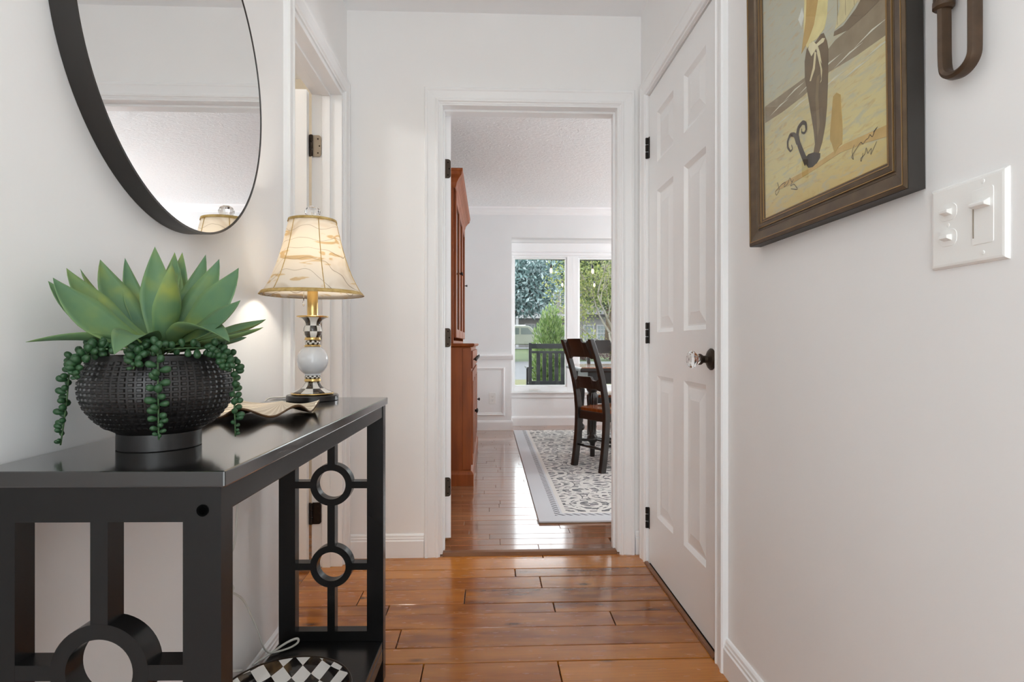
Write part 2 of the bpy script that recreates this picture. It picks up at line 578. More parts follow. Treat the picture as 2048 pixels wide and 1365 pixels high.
# local x runs toward the camera (-Y), local +y = world +X
door_leaf(d1, DW, 2.014, 0.035, [(0.119, 0.329), (0.448, 0.660)], PROWS, M['trim'])
for c in list(d1.children):
    c.location = (0, 0.035, 0)
for zc in (1.803, 1.000, 0.198):
    hb = MB()
    for q in range(3):
        hb.lathe([(0.0, -0.046 + q * 0.031), (0.0062, -0.0445 + q * 0.031), (0.0062, -0.0175 + q * 0.031), (0.0, -0.016 + q * 0.031)], 12, (-0.006, -0.0085, zc - 0.01))
    hb.box(-0.017, 0.0, -0.0025, 0.0, zc - 0.055, zc + 0.036)
    hb.box(0.0, 0.010, -0.0025, 0.0, zc - 0.055, zc + 0.036)
    ob('hinge', hb, M['bronze_dark'], d1, smooth='auto')
kx = RD1 - 0.004 - 1.782
kn = ob('knob_rosette', MB().lathe([(0.0, 0.0), (0.034, 0.0), (0.034, -0.004), (0.030, -0.006), (0.029, -0.009), (0.025, -0.010), (0.020, -0.014), (0.012, -0.016), (0.011, -0.026), (0.015, -0.032), (0.0175, -0.036), (0.0175, -0.040), (0.0, -0.040)], 28, (kx, 0, 0.895), 'Y'), M['bronze'], d1, smooth='auto')
kn['label'] = 'dark bronze rosette and neck of the knob'
og = []
for r, y in [(0.010, -0.039), (0.0155, -0.043), (0.0165, -0.048), (0.026, -0.056), (0.0275, -0.064), (0.024, -0.072), (0.014, -0.076), (0.0, -0.077)]:
    og.append((r, y))
kc = ob('crystal_knob', MB().lathe(og, 8, (kx, 0, 0.895), 'Y'), M['crystal'], d1)
kc['label'] = 'clear faceted crystal door knob'
ob('strike_plate', MB().box(RD1 - 0.004 - 1.7275, RD1 - 0.004 - 1.7235, -0.0015, 0.001, 0.866, 0.925), M['bronze'], d1)
struct('wall_closet', MB().box(XR + 0.06, XR + WT, RD0, RD1, 0, RDH), M['dark'], 'near-black block standing in for the shade behind the closet door')  # colour stands in for the unlit closet

def hinge_leaf(parent, fn, z, wdt=0.034, hgt=0.089, m='bronze', screws=True):
    """plate on a plane; fn(u,z,q)"""
    pl = [(0, -hgt / 2), (wdt - 0.012, -hgt / 2)]
    for k in range(1, 5):
        a = -PI / 2 + PI / 2 * k / 4
        pl.append((wdt - 0.012 + 0.012 * math.cos(a), -hgt / 2 + 0.012 + 0.012 * math.sin(a)))
    for k in range(0, 5):
        a = PI / 2 * k / 4
        pl.append((wdt - 0.012 + 0.012 * math.cos(a), hgt / 2 - 0.012 + 0.012 * math.sin(a)))
    pl.append((0, hgt / 2))
    o = ob('hinge', MB().prism(pl, lambda u, v_, q: fn(u, v_ + z, q), 0.0, 0.003), M[m], parent)
    if screws:
        sm = MB()
        for u, dz in ((wdt * 0.62, 0.030), (wdt * 0.80, 0.0), (wdt * 0.62, -0.030)):
            c = [(u + 0.0034 * math.cos(2 * PI * k / 10), z + dz + 0.0034 * math.sin(2 * PI * k / 10)) for k in range(10)]
            sm.prism(c, fn, 0.003, 0.0036)
        ob('screws', sm, M['dark'] if m == 'bronze' else M['bronze'], o)
    return o

# dining door: open into the dining room a little past a right angle; we see its hinge edge
d3 = empty('door_3', (OX0 + j - 0.006, DY0 + 0.006, DF + 0.030), math.radians(96.5), 'structure')
d3['label'] = 'open white six-panel door seen edge-on in the dining doorway'
door_leaf(d3, 0.745, 1.985, 0.035, [(0.115, 0.322), (0.437, 0.640)], PROWS, M['trim'])
for zc in (1.737, 0.942, 0.240):
    h = hinge_leaf(d3, lambda u, z_, q: (-q, -u - 0.0, z_), zc)
# left door: opened into the next room, hinge on the far jamb
d2 = empty('door_2', (XL - WT - 0.006, LD1 - 0.024, 0.010), math.radians(181.5), 'structure')
d2['label'] = 'open white six-panel door in the left doorway behind the lamp'
door_leaf(d2, 0.600, 2.010, 0.035, [(0.100, 0.262), (0.342, 0.500)], PROWS, M['trim'])
for c in list(d2.children):
    c.location = (0.006, 0.035, 0)
for zc, m_ in ((1.786, 'nickel'), (1.0, 'nickel'), (0.221, 'bronze_dark')):
    hinge_leaf(d2, lambda u, z_, q: (-u - 0.008, -0.0062 + q, z_), zc, 0.036, 0.092, m_)
    hb = MB()
    for q in range(3):
        hb.lathe([(0.0, -0.046 + q * 0.031), (0.006, -0.0445 + q * 0.031), (0.006, -0.0175 + q * 0.031), (0.0, -0.016 + q * 0.031)], 12, (-0.004, 0.004, zc))
    hb.box(-0.002, 0.026, -0.003, 0.000, zc - 0.046, zc + 0.046)
    ob('hinge_knuckle', hb, M['bronze'] if m_ == 'nickel' else M['bronze_dark'], d2, smooth='auto')

# small room behind the left doorway
mb = MB()
mb.box(-2.6, -2.5, 1.0, 3.4, 0, CH).box(-2.5, XL - WT, 3.3, 3.4, 0, CH).box(-2.5, XL - WT, 1.0, 1.1, 0, CH)
struct('wall_side_room', mb, M['left_room'], 'beige walls of the small room behind the left doorway')
struct('ceiling_side_room', MB().box(-2.6, XL - WT, 1.0, 3.4, CH, CH + 0.1), M['ceil'])
sfloor = struct('floor_side_room', MB().box(-2.5, XL - WT, 1.0, 3.4, -0.05, -0.002), M['plank'], 'brown wooden floor of the side room')

# unseen glazed double door, added and enlarged behind the camera for frontal daylight
ed = empty('added_glazed_door', (0.03, YN - 0.06, 0), 0, 'structure')
ed['label'] = 'added unseen glazed door letting fill daylight in behind the camera'
mb = MB()
for x0, x1 in ((-0.61, -0.56), (-0.035, 0.035), (0.56, 0.61)):
    mb.box(x0, x1, -0.02, 0.02, 0, 2.30)
for z0, z1 in ((0, 0.12), (2.24, 2.30)):
    mb.box(-0.61, 0.61, -0.02, 0.02, z0, z1)
ob('frame', mb, M['trim'], ed)
for x0 in (-0.56, 0.035):
    ob('pane', MB().box(x0, x0 + 0.525, -0.003, 0.003, 0.12, 2.24), M['pane'], ed)

# ------------------------------------------------------------------ dining room shell
mb = MB()
mb.box(DX0 - WT, DX0, DY0, DY1 + WT, 0, CH + 0.0)
struct('wall_dining_left', mb, M['dwall'], 'dining room wall behind the wooden hutch')
struct('wall_dining_right', MB().box(DX1, DX1 + WT, DY0, DY1 + WT, 0, CH), M['dwall'], 'dining room wall on the far right')
struct('wall_dining_near', MB().box(XR + WT, DX1, YB, DY0, 0, CH), M['dwall'], 'dining room wall beside the doorway')
BX0, BX1, BH = 0.246, 2.50, 2.115
mb = MB().box(DX0, BX0, DY1, DY1 + WT, 0, CH).box(BX1, DX1, DY1, DY1 + WT, 0, CH).box(BX0, BX1, DY1, DY1 + WT, BH, CH)
struct('wall_far', mb, M['dwall'], 'pale grey dining room wall around the window bay')
mb = MB()
mb.box(BX0 - 0.08, BX0, DY1 + WT, DYB + 0.12, 0, BH + 0.1).box(BX1, BX1 + 0.08, DY1 + WT, DYB + 0.12, 0, BH + 0.1)
mb.box(BX0, BX1, DYB, DYB + 0.12, 0, 0.385)
mb.box(BX0 - 0.08, BX1 + 0.08, DY1 + WT, DYB + 0.14, BH + 0.0005, BH + 0.1)
struct('wall_bay', mb, M['trim'], 'white panelled window bay below and beside the windows')
struct('ceiling_dining', MB().box(DX0 - WT, DX1 + WT, DY0, DY1 + WT, CH, CH + 0.12), M['tceil'], 'knockdown textured white dining room ceiling')
dfloor = struct('floor_dining', MB().box(DX0, DX1, 2.645, DYB + 0.0, -0.05, DF - 0.012), M['concrete'], 'glossy narrow-plank wooden floor of the dining room')
y = 2.644
r_ = 0
while y < DYB:
    y1 = min(y + random.choice((0.074, 0.078, 0.082)), DYB)
    xs = [DX0 + 0.001]
    x = DX0 + random.uniform(0.25, 0.7)
    while x < DX1:
        xs.append(x)
        x += random.uniform(0.35, 0.95) if x < 1.2 else 1.9
    xs.append(DX1 - 0.001)
    if y > DY1:
        xs = [q for q in xs if BX0 < q < BX1]
        xs = [BX0 + 0.001] + xs + [BX1 - 0.001]
    if y < DY0:
        xs = [OX0 + j, random.uniform(-0.05, 0.4), OX1 - j]
    for a, b in zip(xs[:-1], xs[1:]):
        e = 0.0012
        lift = DF + random.uniform(-0.0005, 0.0005)
        x0, x1_, ya, yb = a + 0.0006, b - 0.0006, y + 0.0005, y1 - 0.0005
        pm = MB().add([(x0, ya, DF - 0.014), (x1_, ya, DF - 0.014), (x1_, yb, DF - 0.014), (x0, yb, DF - 0.014),
                       (x0, ya, lift - e), (x1_, ya, lift - e), (x1_, yb, lift - e), (x0, yb, lift - e),
                       (x0 + e, ya + e, lift), (x1_ - e, ya + e, lift), (x1_ - e, yb - e, lift), (x0 + e, yb - e, lift)],
                      [(0, 1, 5, 4), (1, 2, 6, 5), (2, 3, 7, 6), (3, 0, 4, 7), (4, 5, 9, 8), (5, 6, 10, 9), (6, 7, 11, 10), (7, 4, 8, 11), (8, 9, 10, 11)])
        ob('plank', pm, M['dplank'], dfloor)
    y = y1
    r_ += 1
# dining baseboards, chair rail, crown, wainscot frame
DB = [(0, 0), (0.016, 0), (0.016, 0.085), (0.012, 0.095), (0.006, 0.105), (0, 0.108)]
struct('baseboard_far', MB().sweep([(DX0, DY1), (BX0, DY1), (BX0, DYB), (BX1, DYB)], [(-o, q) for o, q in DB], lambda a, b, q: (a, b, DF + q)), M['trim'], 'white baseboard along the far dining wall and window bay')
RAIL = [(0, 0), (0.010, 0.0), (0.012, 0.012), (0.022, 0.020), (0.026, 0.036), (0.034, 0.042), (0.036, 0.054), (0.030, 0.062), (0, 0.066)]
struct('trim_8', MB().sweep([(DX0, DY1), (BX0 + 0.014, DY1)], [(-o, q) for o, q in RAIL], lambda a, b, q: (a, b, 0.770 + q)), M['trim'], 'white chair rail on the far dining wall')
FR = [(0, 0), (0, 0.010), (0.006, 0.016), (0.014, 0.016), (0.020, 0.009), (0.028, 0.009), (0.032, 0.0)]
for nm, (xa, xb) in (('trim_9', (-0.50, 0.169)),):
    struct(nm, MB().sweep([(xa, 0.168), (xa, 0.697), (xb, 0.697), (xb, 0.168)], [(-o, q) for o, q in FR], lambda a, b, q: (a, DY1 - q, b), closed=True), M['trim'], 'white picture-frame moulding below the chair rail')
struct('wainscot_panel', MB().box(DX0, BX0 - 0.0005, DY1 - 0.002, DY1, 0.1, 0.78), M['trim'], 'white painted wainscot below the chair rail')
CROWN = [(0, 0), (0.004, -0.0), (0.010, 0.010), (0.026, 0.022), (0.046, 0.052), (0.056, 0.062), (0.060, 0.075), (0, 0.075)]
struct('trim_10', MB().sweep([(DX0, DY0), (DX0, DY1), (DX1, DY1), (DX1, DY0), (DX0, DY0)][::-1], [(o, q) for o, q in CROWN], lambda a, b, q: (a, b, CH - 0.075 + q)), M['trim'], 'white crown moulding around the dining room ceiling')
# bay head trims
struct('trim_11', MB().box(BX0, BX1, DYB - 0.030, DYB, 2.02, BH - 0.001).box(BX0, BX1, DYB - 0.040, DYB, 2.008, 2.022).box(BX0, BX1, DYB - 0.014, DYB, 1.972, 2.008), M['trim'], 'white head trim boards above the bay windows', bevel=0.003)
struct('trim_12', MB().box(BX0, BX1, DYB - 0.050, DYB, 0.385, 0.405).box(BX0, BX1, DYB - 0.018, DYB, 0.330, 0.384), M['trim'], 'white sill and apron under the bay windows', bevel=0.003)
# windows
for wi in range(3):
    x0 = 0.300 + 0.753 * wi
    x1 = x0 + 0.584
    z0, z1 = 0.474, 1.935
    wr_ = empty('window_%d' % (wi + 1), ((x0 + x1) / 2, DYB, 0.405), 0, 'structure')
    wr_['label'] = ['tall white casement window with the porch rocker behind it', 'tall white casement window behind the dining chair', 'white casement window hidden right of the doorway'][wi]
    hw, hh = (x1 - x0) / 2, z1 - 0.405
    lo = z0 - 0.405
    ow = 0.0845 if wi else 0.054
    owr = 0.0845
    fm = MB()
    fm.box(-hw - ow, -hw - 0.018, 0, 0.10, 0, hh + 0.037).box(hw + 0.018, hw + owr, 0, 0.10, 0, hh + 0.037)
    fm.box(-hw - 0.018, hw + 0.018, 0, 0.10, hh + 0.018, hh + 0.037).box(-hw - 0.018, hw + 0.018, 0, 0.10, 0, lo - 0.018)
    ob('window_frame', fm, M['trim'], wr_, bevel=0.003)
    sm = MB().box(-hw - 0.018, -hw, 0.015, 0.07, lo - 0.018, hh + 0.018).box(hw, hw + 0.018, 0.015, 0.07, lo - 0.018, hh + 0.018).box(-hw, hw, 0.015, 0.07, hh, hh + 0.018).box(-hw, hw, 0.015, 0.07, lo - 0.018, lo)
    ob('sash', sm, M['trim'], wr_, bevel=0.003)
    ob('pane', MB().box(-hw, hw, 0.040, 0.045, lo, hh), M['pane'], wr_)
    cm = MB().box(-0.13, -0.03, -0.022, 0.0, 0.005, 0.030).prism([(-0.085, 0.03), (-0.03, 0.03), (0.005, 0.020), (0.005, 0.012), (-0.085, 0.014)], lambda u, v_, q: (u, q, v_), -0.034, -0.022)
    ob('crank', cm, M['white_plastic'], wr_, bevel=0.003)
# the head of the bay above the windows and outside cladding
struct('wall_bay_head', MB().box(BX0, BX1, DYB, DYB + 0.12, 1.972, BH), M['trim'], 'white board above the bay window frames')

# ================================================================== OBJECTS IN THE HALL
# ------------------------------------------------------------------ console table
TA = math.radians(-1.6)
TL, TW, TH = 0.968, 0.305, 0.800
ct = empty('console_table', (-0.319 - TW / 2, 0.711 + TL / 2, 0), TA)
# solve the near right top corner: rotate so that it lands on (-0.319, 0.711)
_c = Matrix.Rotation(TA, 2) @ Vector((TW / 2, -TL / 2))
ct.location = (-0.3175 - _c.x, 0.711 - _c.y, 0)
tag(ct, 'black wooden console table with ring fretwork end panels against the left wall', 'table')
hx, hy = TW / 2, TL / 2
ob('table_top', MB().box(-hx, hx, -hy, hy, TH - 0.020, TH), M['black_top'], ct, bevel=0.0022)
ob('apron', MB().box(hx - 0.026, hx - 0.008, -hy + 0.034, hy - 0.034, 0.746, TH - 0.020), M['black'], ct, bevel=0.0015)
ob('apron', MB().box(-hx + 0.010, -hx + 0.028, -hy + 0.034, hy - 0.034, 0.746, TH - 0.020), M['black'], ct, bevel=0.0015)
ob('shelf', MB().box(-hx + 0.010, hx - 0.008, -hy + 0.034, hy - 0.034, 0.096, 0.116), M['black'], ct, bevel=0.0015)
ob('shelf_rail', MB().box(hx - 0.027, hx - 0.0075, -hy + 0.034, hy - 0.034, 0.062, 0.096), M['black'], ct, bevel=0.0015)
PW0, PW1 = -hx + 0.006, hx - 0.006          # panel width
ST = 0.046                                  # stile
for ys in (-hy + 0.003, hy - 0.033):
    y0, y1 = ys, ys + 0.030
    fmb = MB()
    fmb.box(PW0, PW0 + ST, y0, y1, 0.0, TH - 0.020).box(PW1 - ST, PW1, y0, y1, 0.0, TH - 0.020)
    fmb.box(PW0 + ST, PW1 - ST, y0, y1, 0.738, TH - 0.020).box(PW0 + ST, PW1 - ST, y0, y1, 0.092, 0.144)
    # small radiused fillets in the corners of the fretwork opening
    pan = ob('end_panel', fmb, M['black'], ct)
    xc = (PW0 + PW1) / 2
    zr = (0.556, 0.326)
    for z in zr:
        ro, ri = 0.0590, 0.0405
        vs, fs = [], []
        n = 48
        for k in range(n):
            a = 2 * PI * k / n
            ca, sa = math.cos(a), math.sin(a)
            vs += [(xc + ri * ca, y0, z + ri * sa), (xc + ro * ca, y0, z + ro * sa), (xc + ro * ca, y1, z + ro * sa), (xc + ri * ca, y1, z + ri * sa)]
        for k in range(n):
            a, b = k * 4, ((k + 1) % n) * 4
            for e in range(4):
                fs.append((a + e, b + e, b + (e + 1) % 4, a + (e + 1) % 4))
        ob('ring', MB().add(vs, fs), M['black'], pan, smooth='auto')
        rm = 0.052
        bm_ = MB().box(PW0 + ST, xc - rm, y0 + 0.0001, y1 - 0.0001, z - 0.0095, z + 0.0095)
        ob('bar', bm_, M['black'], pan)
        ob('bar', MB().box(xc + rm, PW1 - ST, y0 + 0.0001, y1 - 0.0001, z - 0.0095, z + 0.0095), M['black'], pan)
    for z0, z1 in ((zr[0] + 0.052, 0.738), (zr[1] + 0.052, zr[0] - 0.052), (0.144, zr[1] - 0.052)):
        ob('bar', MB().box(xc - 0.0105, xc + 0.0105, y0 + 0.0001, y1 - 0.0001, z0, z1), M['black'], pan)
bo = ob('bolt_hole_shade', MB().lathe([(0.0, 0.0), (0.0050, 0.0), (0.0062, -0.0008), (0.0072, -0.0008), (0.0072, 0.0)], 20, (hx - 0.028, -hy + 0.0026, 0.752), 'Y'), M['dark'], ct)  # flat near-black disc paints the shade inside a bolt hole
bo['label'] = 'small round bolt recess at the top corner of the near panel'

# ------------------------------------------------------------------ potted agave
PX, PY, PZ = -0.493, 0.890, TH
pp = empty('potted_succulent', (PX, PY, PZ))
tag(pp, 'artificial agave with trailing bead strands in a black dimpled footed bowl', 'plant')
m = M['bowl'] = mat('black_ceramic', (0.0105, 0.0092, 0.0092), 0.38, coat=0.1, coat_rough=0.3)
M['soil'] = noisy('soil', (0.02, 0.014, 0.01), (0.05, 0.035, 0.022), 60, 0.9)
# bowl with raised squares
def bowl_r(z):
    P = [(0.024, 0.054), (0.032, 0.068), (0.044, 0.081), (0.060, 0.0925), (0.076, 0.0985), (0.090, 0.1002), (0.105, 0.0985), (0.120, 0.0935), (0.134, 0.0865)]
    for (z0, r0), (z1, r1) in zip(P[:-1], P[1:]):
        if z <= z1:
            tt = (z - z0) / (z1 - z0)
            return r0 + (r1 - r0) * tt
    return P[-1][1]
NSQ, NRW = 60, 14
bmb = MB()
zs = [0.030 + (0.130 - 0.030) * k / NRW for k in range(NRW + 1)]
prof_rows = []
for k in range(NRW):
    h = zs[k + 1] - zs[k]
    for fr, up in ((0.0, 0), (0.22, 0), (0.34, 1), (0.80, 1), (0.92, 0)):
        prof_rows.append((zs[k] + fr * h, up))
prof_rows = [(0.024, 0)] + prof_rows + [(0.134, 0)]
cols = []
for k in range(NSQ):
    for fr, up in ((0.0, 0), (0.20, 0), (0.32, 1), (0.82, 1), (0.94, 0)):
        cols.append(((k + fr) / NSQ * 2 * PI, up))
vs, fs = [], []
for z, u1 in prof_rows:
    r0 = bowl_r(z)
    for a, u2 in cols:
        r = r0 + (0.0020 if u1 and u2 else 0)
        vs.append((r * math.cos(a), r * math.sin(a), z))
nc = len(cols)
for i in range(len(prof_rows) - 1):
    for k in range(nc):
        fs.append((i * nc + k, i * nc + (k + 1) % nc, (i + 1) * nc + (k + 1) % nc, (i + 1) * nc + k))
bmb.add(vs, fs)
bmb.lathe([(0.0865, 0.134), (0.0855, 0.1365), (0.0825, 0.1365), (0.0815, 0.130), (0.080, 0.110)], 76, cap=False)
ob('bowl', bmb, M['bowl'], pp, smooth='auto')
ob('foot', MB().lathe([(0.0, 0.0), (0.0545, 0.0), (0.0555, 0.001), (0.0555, 0.024), (0.0, 0.024)], 64), M['bowl'], pp, smooth='auto')
ob('soil', MB().lathe([(0.0815, 0.126), (0.05, 0.133), (0.0, 0.138)], 40, cap=False), M['soil'], pp, smooth=True)
m = M['agave'] = mat('agave_leaf', g((130, 165, 105)), 0.5, spec=0.3, Subsurface_Weight=0.0)
t = NT(m)
tc = t.n('TexCoord')
sx = t.n('SeparateXYZ')
t.l(tc.outputs['UV'], sx.inputs[0])
v = t.coords((1, 1, 1))
oi = t.n('ObjectInfo')
base = t.ramp(t.noise(v, 14, 3), [(0.3, g((78, 112, 90))), (0.52, g((98, 128, 88))), (0.70, g((138, 150, 74)))])
edge = t.ramp(t.math('ABSOLUTE', t.math('SUBTRACT', sx.outputs[0], 0.5)), [(0.40, (0, 0, 0)), (0.5, (0.7, 0.7, 0.7))])
col = t.mix(edge, base, g((124, 150, 96)))
col = t.mix(t.ramp(sx.outputs[1], [(0.0, (0.55, 0.55, 0.55)), (0.35, (0, 0, 0))]), col, g((104, 126, 62)))
col = t.mix(t.math('MULTIPLY', oi.outputs['Random'], 0.35), col, g((84, 116, 82)))
t.l(col, t.b.inputs['Base Color'])
tips = [((-0.083, -0.100, 0.241), .052, .9, .75), ((-0.098, -0.088, 0.238), .044, .8, .6), ((-0.094, -0.060, 0.259), .046, .9, .65), ((-0.096, -0.030, 0.262), .040, .9),
        ((-0.107, 0.030, 0.284), .056, 1., .4), ((-0.088, 0.060, 0.291), .036, 1.), ((-0.030, 0.040, 0.306), .050, 1.1), ((0.060, -0.080, 0.265), .040, 1.1),
        ((-0.026, 0.090, 0.305), .044, 1.), ((-0.023, 0.108, 0.308), .040, 1.), ((0.029, 0.080, 0.300), .048, 1.), ((0.069, 0.040, 0.287), .056, .9, .5),
        ((0.133, -0.040, 0.263), .056, .8, .6), ((0.148, -0.070, 0.214), .044, .7, .5), ((0.058, 0.040, 0.217), .036, .7), ((0.141, 0.040, 0.192), .044, .35),
        ((0.160, -0.020, 0.178), .036, .25), ((0.103, 0.060, 0.164), .036, .2), ((0.147, -0.100, 0.156), .052, -.75), ((-0.110, -0.110, 0.156), .046, -.3),
        ((0.021, -0.140, 0.140), .054, -.9), ((-0.073, -0.050, 0.153), .036, .2), ((0.02, 0.02, 0.27), .036, 1.0)]
def agave_leaf(tip, wd, lift, roll=0.2):
    wd *= 0.84
    tip = Vector(tip)
    base = Vector((tip.x * 0.10, tip.y * 0.10, 0.140 + random.uniform(0.0, 0.012)))
    d = tip - base
    out = Vector((d.x, d.y, 0))
    L = d.length
    if lift >= 0:
        ctrl = base + d * 0.5 + out * 0.12 - Vector((0, 0, 0.10 * L)) * lift
        ctrl += out * 0.10
    else:
        ctrl = base + d * 0.45 + Vector((0, 0, 0.42 * L)) * (-lift)
    vs, fs, uv = [], [], []
    N, K = 14, 7
    side0 = d.cross(Vector((0, 0, 1)))
    if side0.length < 1e-4:
        side0 = Vector((1, 0, 0))
    side0.normalize()
    tw = random.uniform(-0.25, 0.25)
    for i in range(N + 1):
        tt = i / N
        p = base * (1 - tt) ** 2 + ctrl * 2 * tt * (1 - tt) + tip * tt ** 2
        tg = ((ctrl - base) * (1 - tt) + (tip - ctrl) * tt).normalized()
        s = (side0 - tg * side0.dot(tg)).normalized()
        nrm = s.cross(tg).normalized()
        if nrm.z < 0 and abs(nrm.z) > 0.2:
            nrm = -nrm
        if abs(nrm.z) <= 0.2 and nrm.dot(Vector((tip.x, tip.y, 0))) > 0:
            nrm = -nrm
        vp = Vector((0.486, -0.874, 0.1))
        vp = (vp - tg * vp.dot(tg))
        if lift >= 0 and vp.length > 0.1:
            nrm = (nrm * (1 - roll) + vp.normalized() * roll).normalized()
            s2 = tg.cross(nrm).normalized()
            s = s2 if s2.dot(s) > 0 else -s2
        s = Matrix.Rotation(tw * tt, 3, tg) @ s
        ww = wd * 0.5 * (0.50 + 0.62 * math.sin(min(1, tt / 0.62) * PI / 2) ** 1.5) if tt < 0.55 else wd * 0.5 * 1.09 * max(0.0, 1 - ((tt - 0.55) / 0.45) ** 1.5)
        for k in range(K):
            q = k / (K - 1) * 2 - 1
            th = 0.0
            cup = (q * q) * ww * 0.34
            vs.append(p + s * (q * ww) + nrm * cup)
            uv.append((k / (K - 1), tt))
    n1 = len(vs)
    # underside, thicker along the midrib
    for i in range(N + 1):
        tt = i / N
        for k in range(K):
            q = k / (K - 1) * 2 - 1
            a = Vector(vs[i * K + k])
            tg = (Vector(vs[min(i + 1, N) * K + 3]) - Vector(vs[max(i - 1, 0) * K + 3])).normalized()
            sd = (Vector(vs[i * K + K - 1]) - Vector(vs[i * K]))
            nn = sd.cross(tg)
            nn = nn.normalized() if nn.length > 1e-9 else Vector((0, 0, 1))
            ctr = Vector(vs[i * K + 3])
            e0 = (Vector(vs[i * K]) + Vector(vs[i * K + K - 1])) / 2 - ctr
            if e0.dot(nn) < 0:
                nn = -nn
            vs.append(a - nn * (0.0005 + 0.0042 * (1 - q * q) * (1 - tt) ** 0.6))
            uv.append((k / (K - 1), tt))
    for i in range(N):
        for k in range(K - 1):
            a = i * K + k
            fs.append((a, a + 1, a + K + 1, a + K))
            fs.append((n1 + a, n1 + a + K, n1 + a + K + 1, n1 + a + 1))
        a = i * K
        fs.append((a, a + K, n1 + a + K, n1 + a))
        a = i * K + K - 1
        fs.append((a, n1 + a, n1 + a + K, a + K))
    me = MB().add(vs, fs).mesh('leaf')
    ul = me.uv_layers.new(name='UVMap')
    for lp in me.loops:
        ul.data[lp.index].uv = uv[lp.vertex_index]
    return me
for tp_ in tips:
    ob('leaf', agave_leaf(*tp_), M['agave'], pp, smooth=True)
# trailing bead strands
M['bead'] = noisy('bead_green', g((28, 60, 36)), g((50, 88, 50)), 200, 0.5)
M['bead_stem'] = mat('bead_stem', g((62, 92, 52)), 0.6)
bd = MB()
bd.lathe([(0.0, -1.0), (0.35, -0.88), (0.72, -0.5), (0.95, -0.05), (1.0, 0.25), (0.86, 0.65), (0.5, 0.92), (0.0, 1.02)], 10)
bead_me = bd.mesh('bead')
bead_me.materials.append(M['bead'])
bead_me.shade_smooth()
strands = [
    ([(-0.050, -0.040, 0.148), (-0.080, -0.050, 0.146), (-0.094, -0.053, 0.125), (-0.096, -0.054, 0.092), (-0.098, -0.055, 0.064), (-0.101, -0.056, 0.038), (-0.104, -0.057, 0.012)], 30),
    ([(0.040, -0.075, 0.152), (0.051, -0.097, 0.146), (0.0535, -0.1015, 0.118), (0.054, -0.102, 0.090), (0.0545, -0.102, 0.066), (0.055, -0.103, 0.045), (0.0555, -0.103, 0.026)], 28),
    ([(0.080, 0.0, 0.150), (0.100, -0.002, 0.146), (0.109, -0.002, 0.125), (0.110, -0.002, 0.095), (0.110, -0.002, 0.070), (0.111, -0.002, 0.044), (0.112, -0.002, 0.014)], 30),
    ([(-0.034, -0.060, 0.150), (-0.047, -0.086, 0.142), (-0.055, -0.094, 0.124), (-0.056, -0.095, 0.106)], 30),
    ([(0.020, -0.080, 0.150), (0.0235, -0.096, 0.140), (0.0245, -0.106, 0.120)], 20),
    ([(0.090, -0.030, 0.150), (0.104, -0.033, 0.142), (0.110, -0.034, 0.126), (0.112, -0.034, 0.114)], 28),
    ([(0.045, -0.070, 0.146), (0.075, -0.052, 0.148), (0.088, -0.020, 0.146)], 11),
    ([(-0.020, -0.082, 0.144), (0.010, -0.084, 0.147), (0.040, -0.078, 0.146)], 8),
    ([(-0.075, -0.040, 0.146), (-0.055, -0.064, 0.149), (-0.025, -0.080, 0.146)], 10),
]
for pts, nb in strands:
    P = [Vector(p) for p in pts]
    fine = []
    for i in range(len(P) - 1):
        for q in range(4):
            fine.append(P[i].lerp(P[i + 1], q / 4))
    fine.append(P[-1])
    for _ in range(2):
        fine = [fine[0]] + [(fine[i - 1] + fine[i] * 2 + fine[i + 1]) / 4 for i in range(1, len(fine) - 1)] + [fine[-1]]
    st = ob('strand', MB().tube(fine, 0.0011, 6), M['bead_stem'], pp, smooth=True)
    n = len(fine) - 1
    for b in range(nb):
        tt = (b + 0.5) / nb
        f_ = tt * n
        i = min(int(f_), n - 1)
        p = fine[i].lerp(fine[i + 1], f_ - i)
        tg = (fine[i + 1] - fine[i]).normalized()
        a = b * 2.4 + random.uniform(-0.4, 0.4)
        o1 = tg.orthogonal().normalized()
        dirn = (Matrix.Rotation(a, 3, tg) @ o1) + tg * -0.15 + Vector((0, 0, random.uniform(-0.1, 0.35)))
        dirn.normalize()
        rad = Vector((p.x, p.y, 0)).normalized()
        if p.z < 0.138 and dirn.dot(rad) < -0.1:
            dirn = (dirn - rad * 1.4 * dirn.dot(rad)).normalized()
        sc = (0.0070 if tt < 0.75 else 0.0070 - 0.0036 * (tt - 0.75) / 0.25) * random.uniform(0.88, 1.1)
        bo_ = bpy.data.objects.new('bead', bead_me)
        COL.objects.link(bo_)
        bo_.parent = st
        bo_.location = p + dirn * (sc * 1.15)
        bo_.rotation_mode = 'QUATERNION'
        bo_.rotation_quaternion = dirn.to_track_quat('Z', 'Y')
        bo_.scale = (sc * 0.68, sc * 0.68, sc)

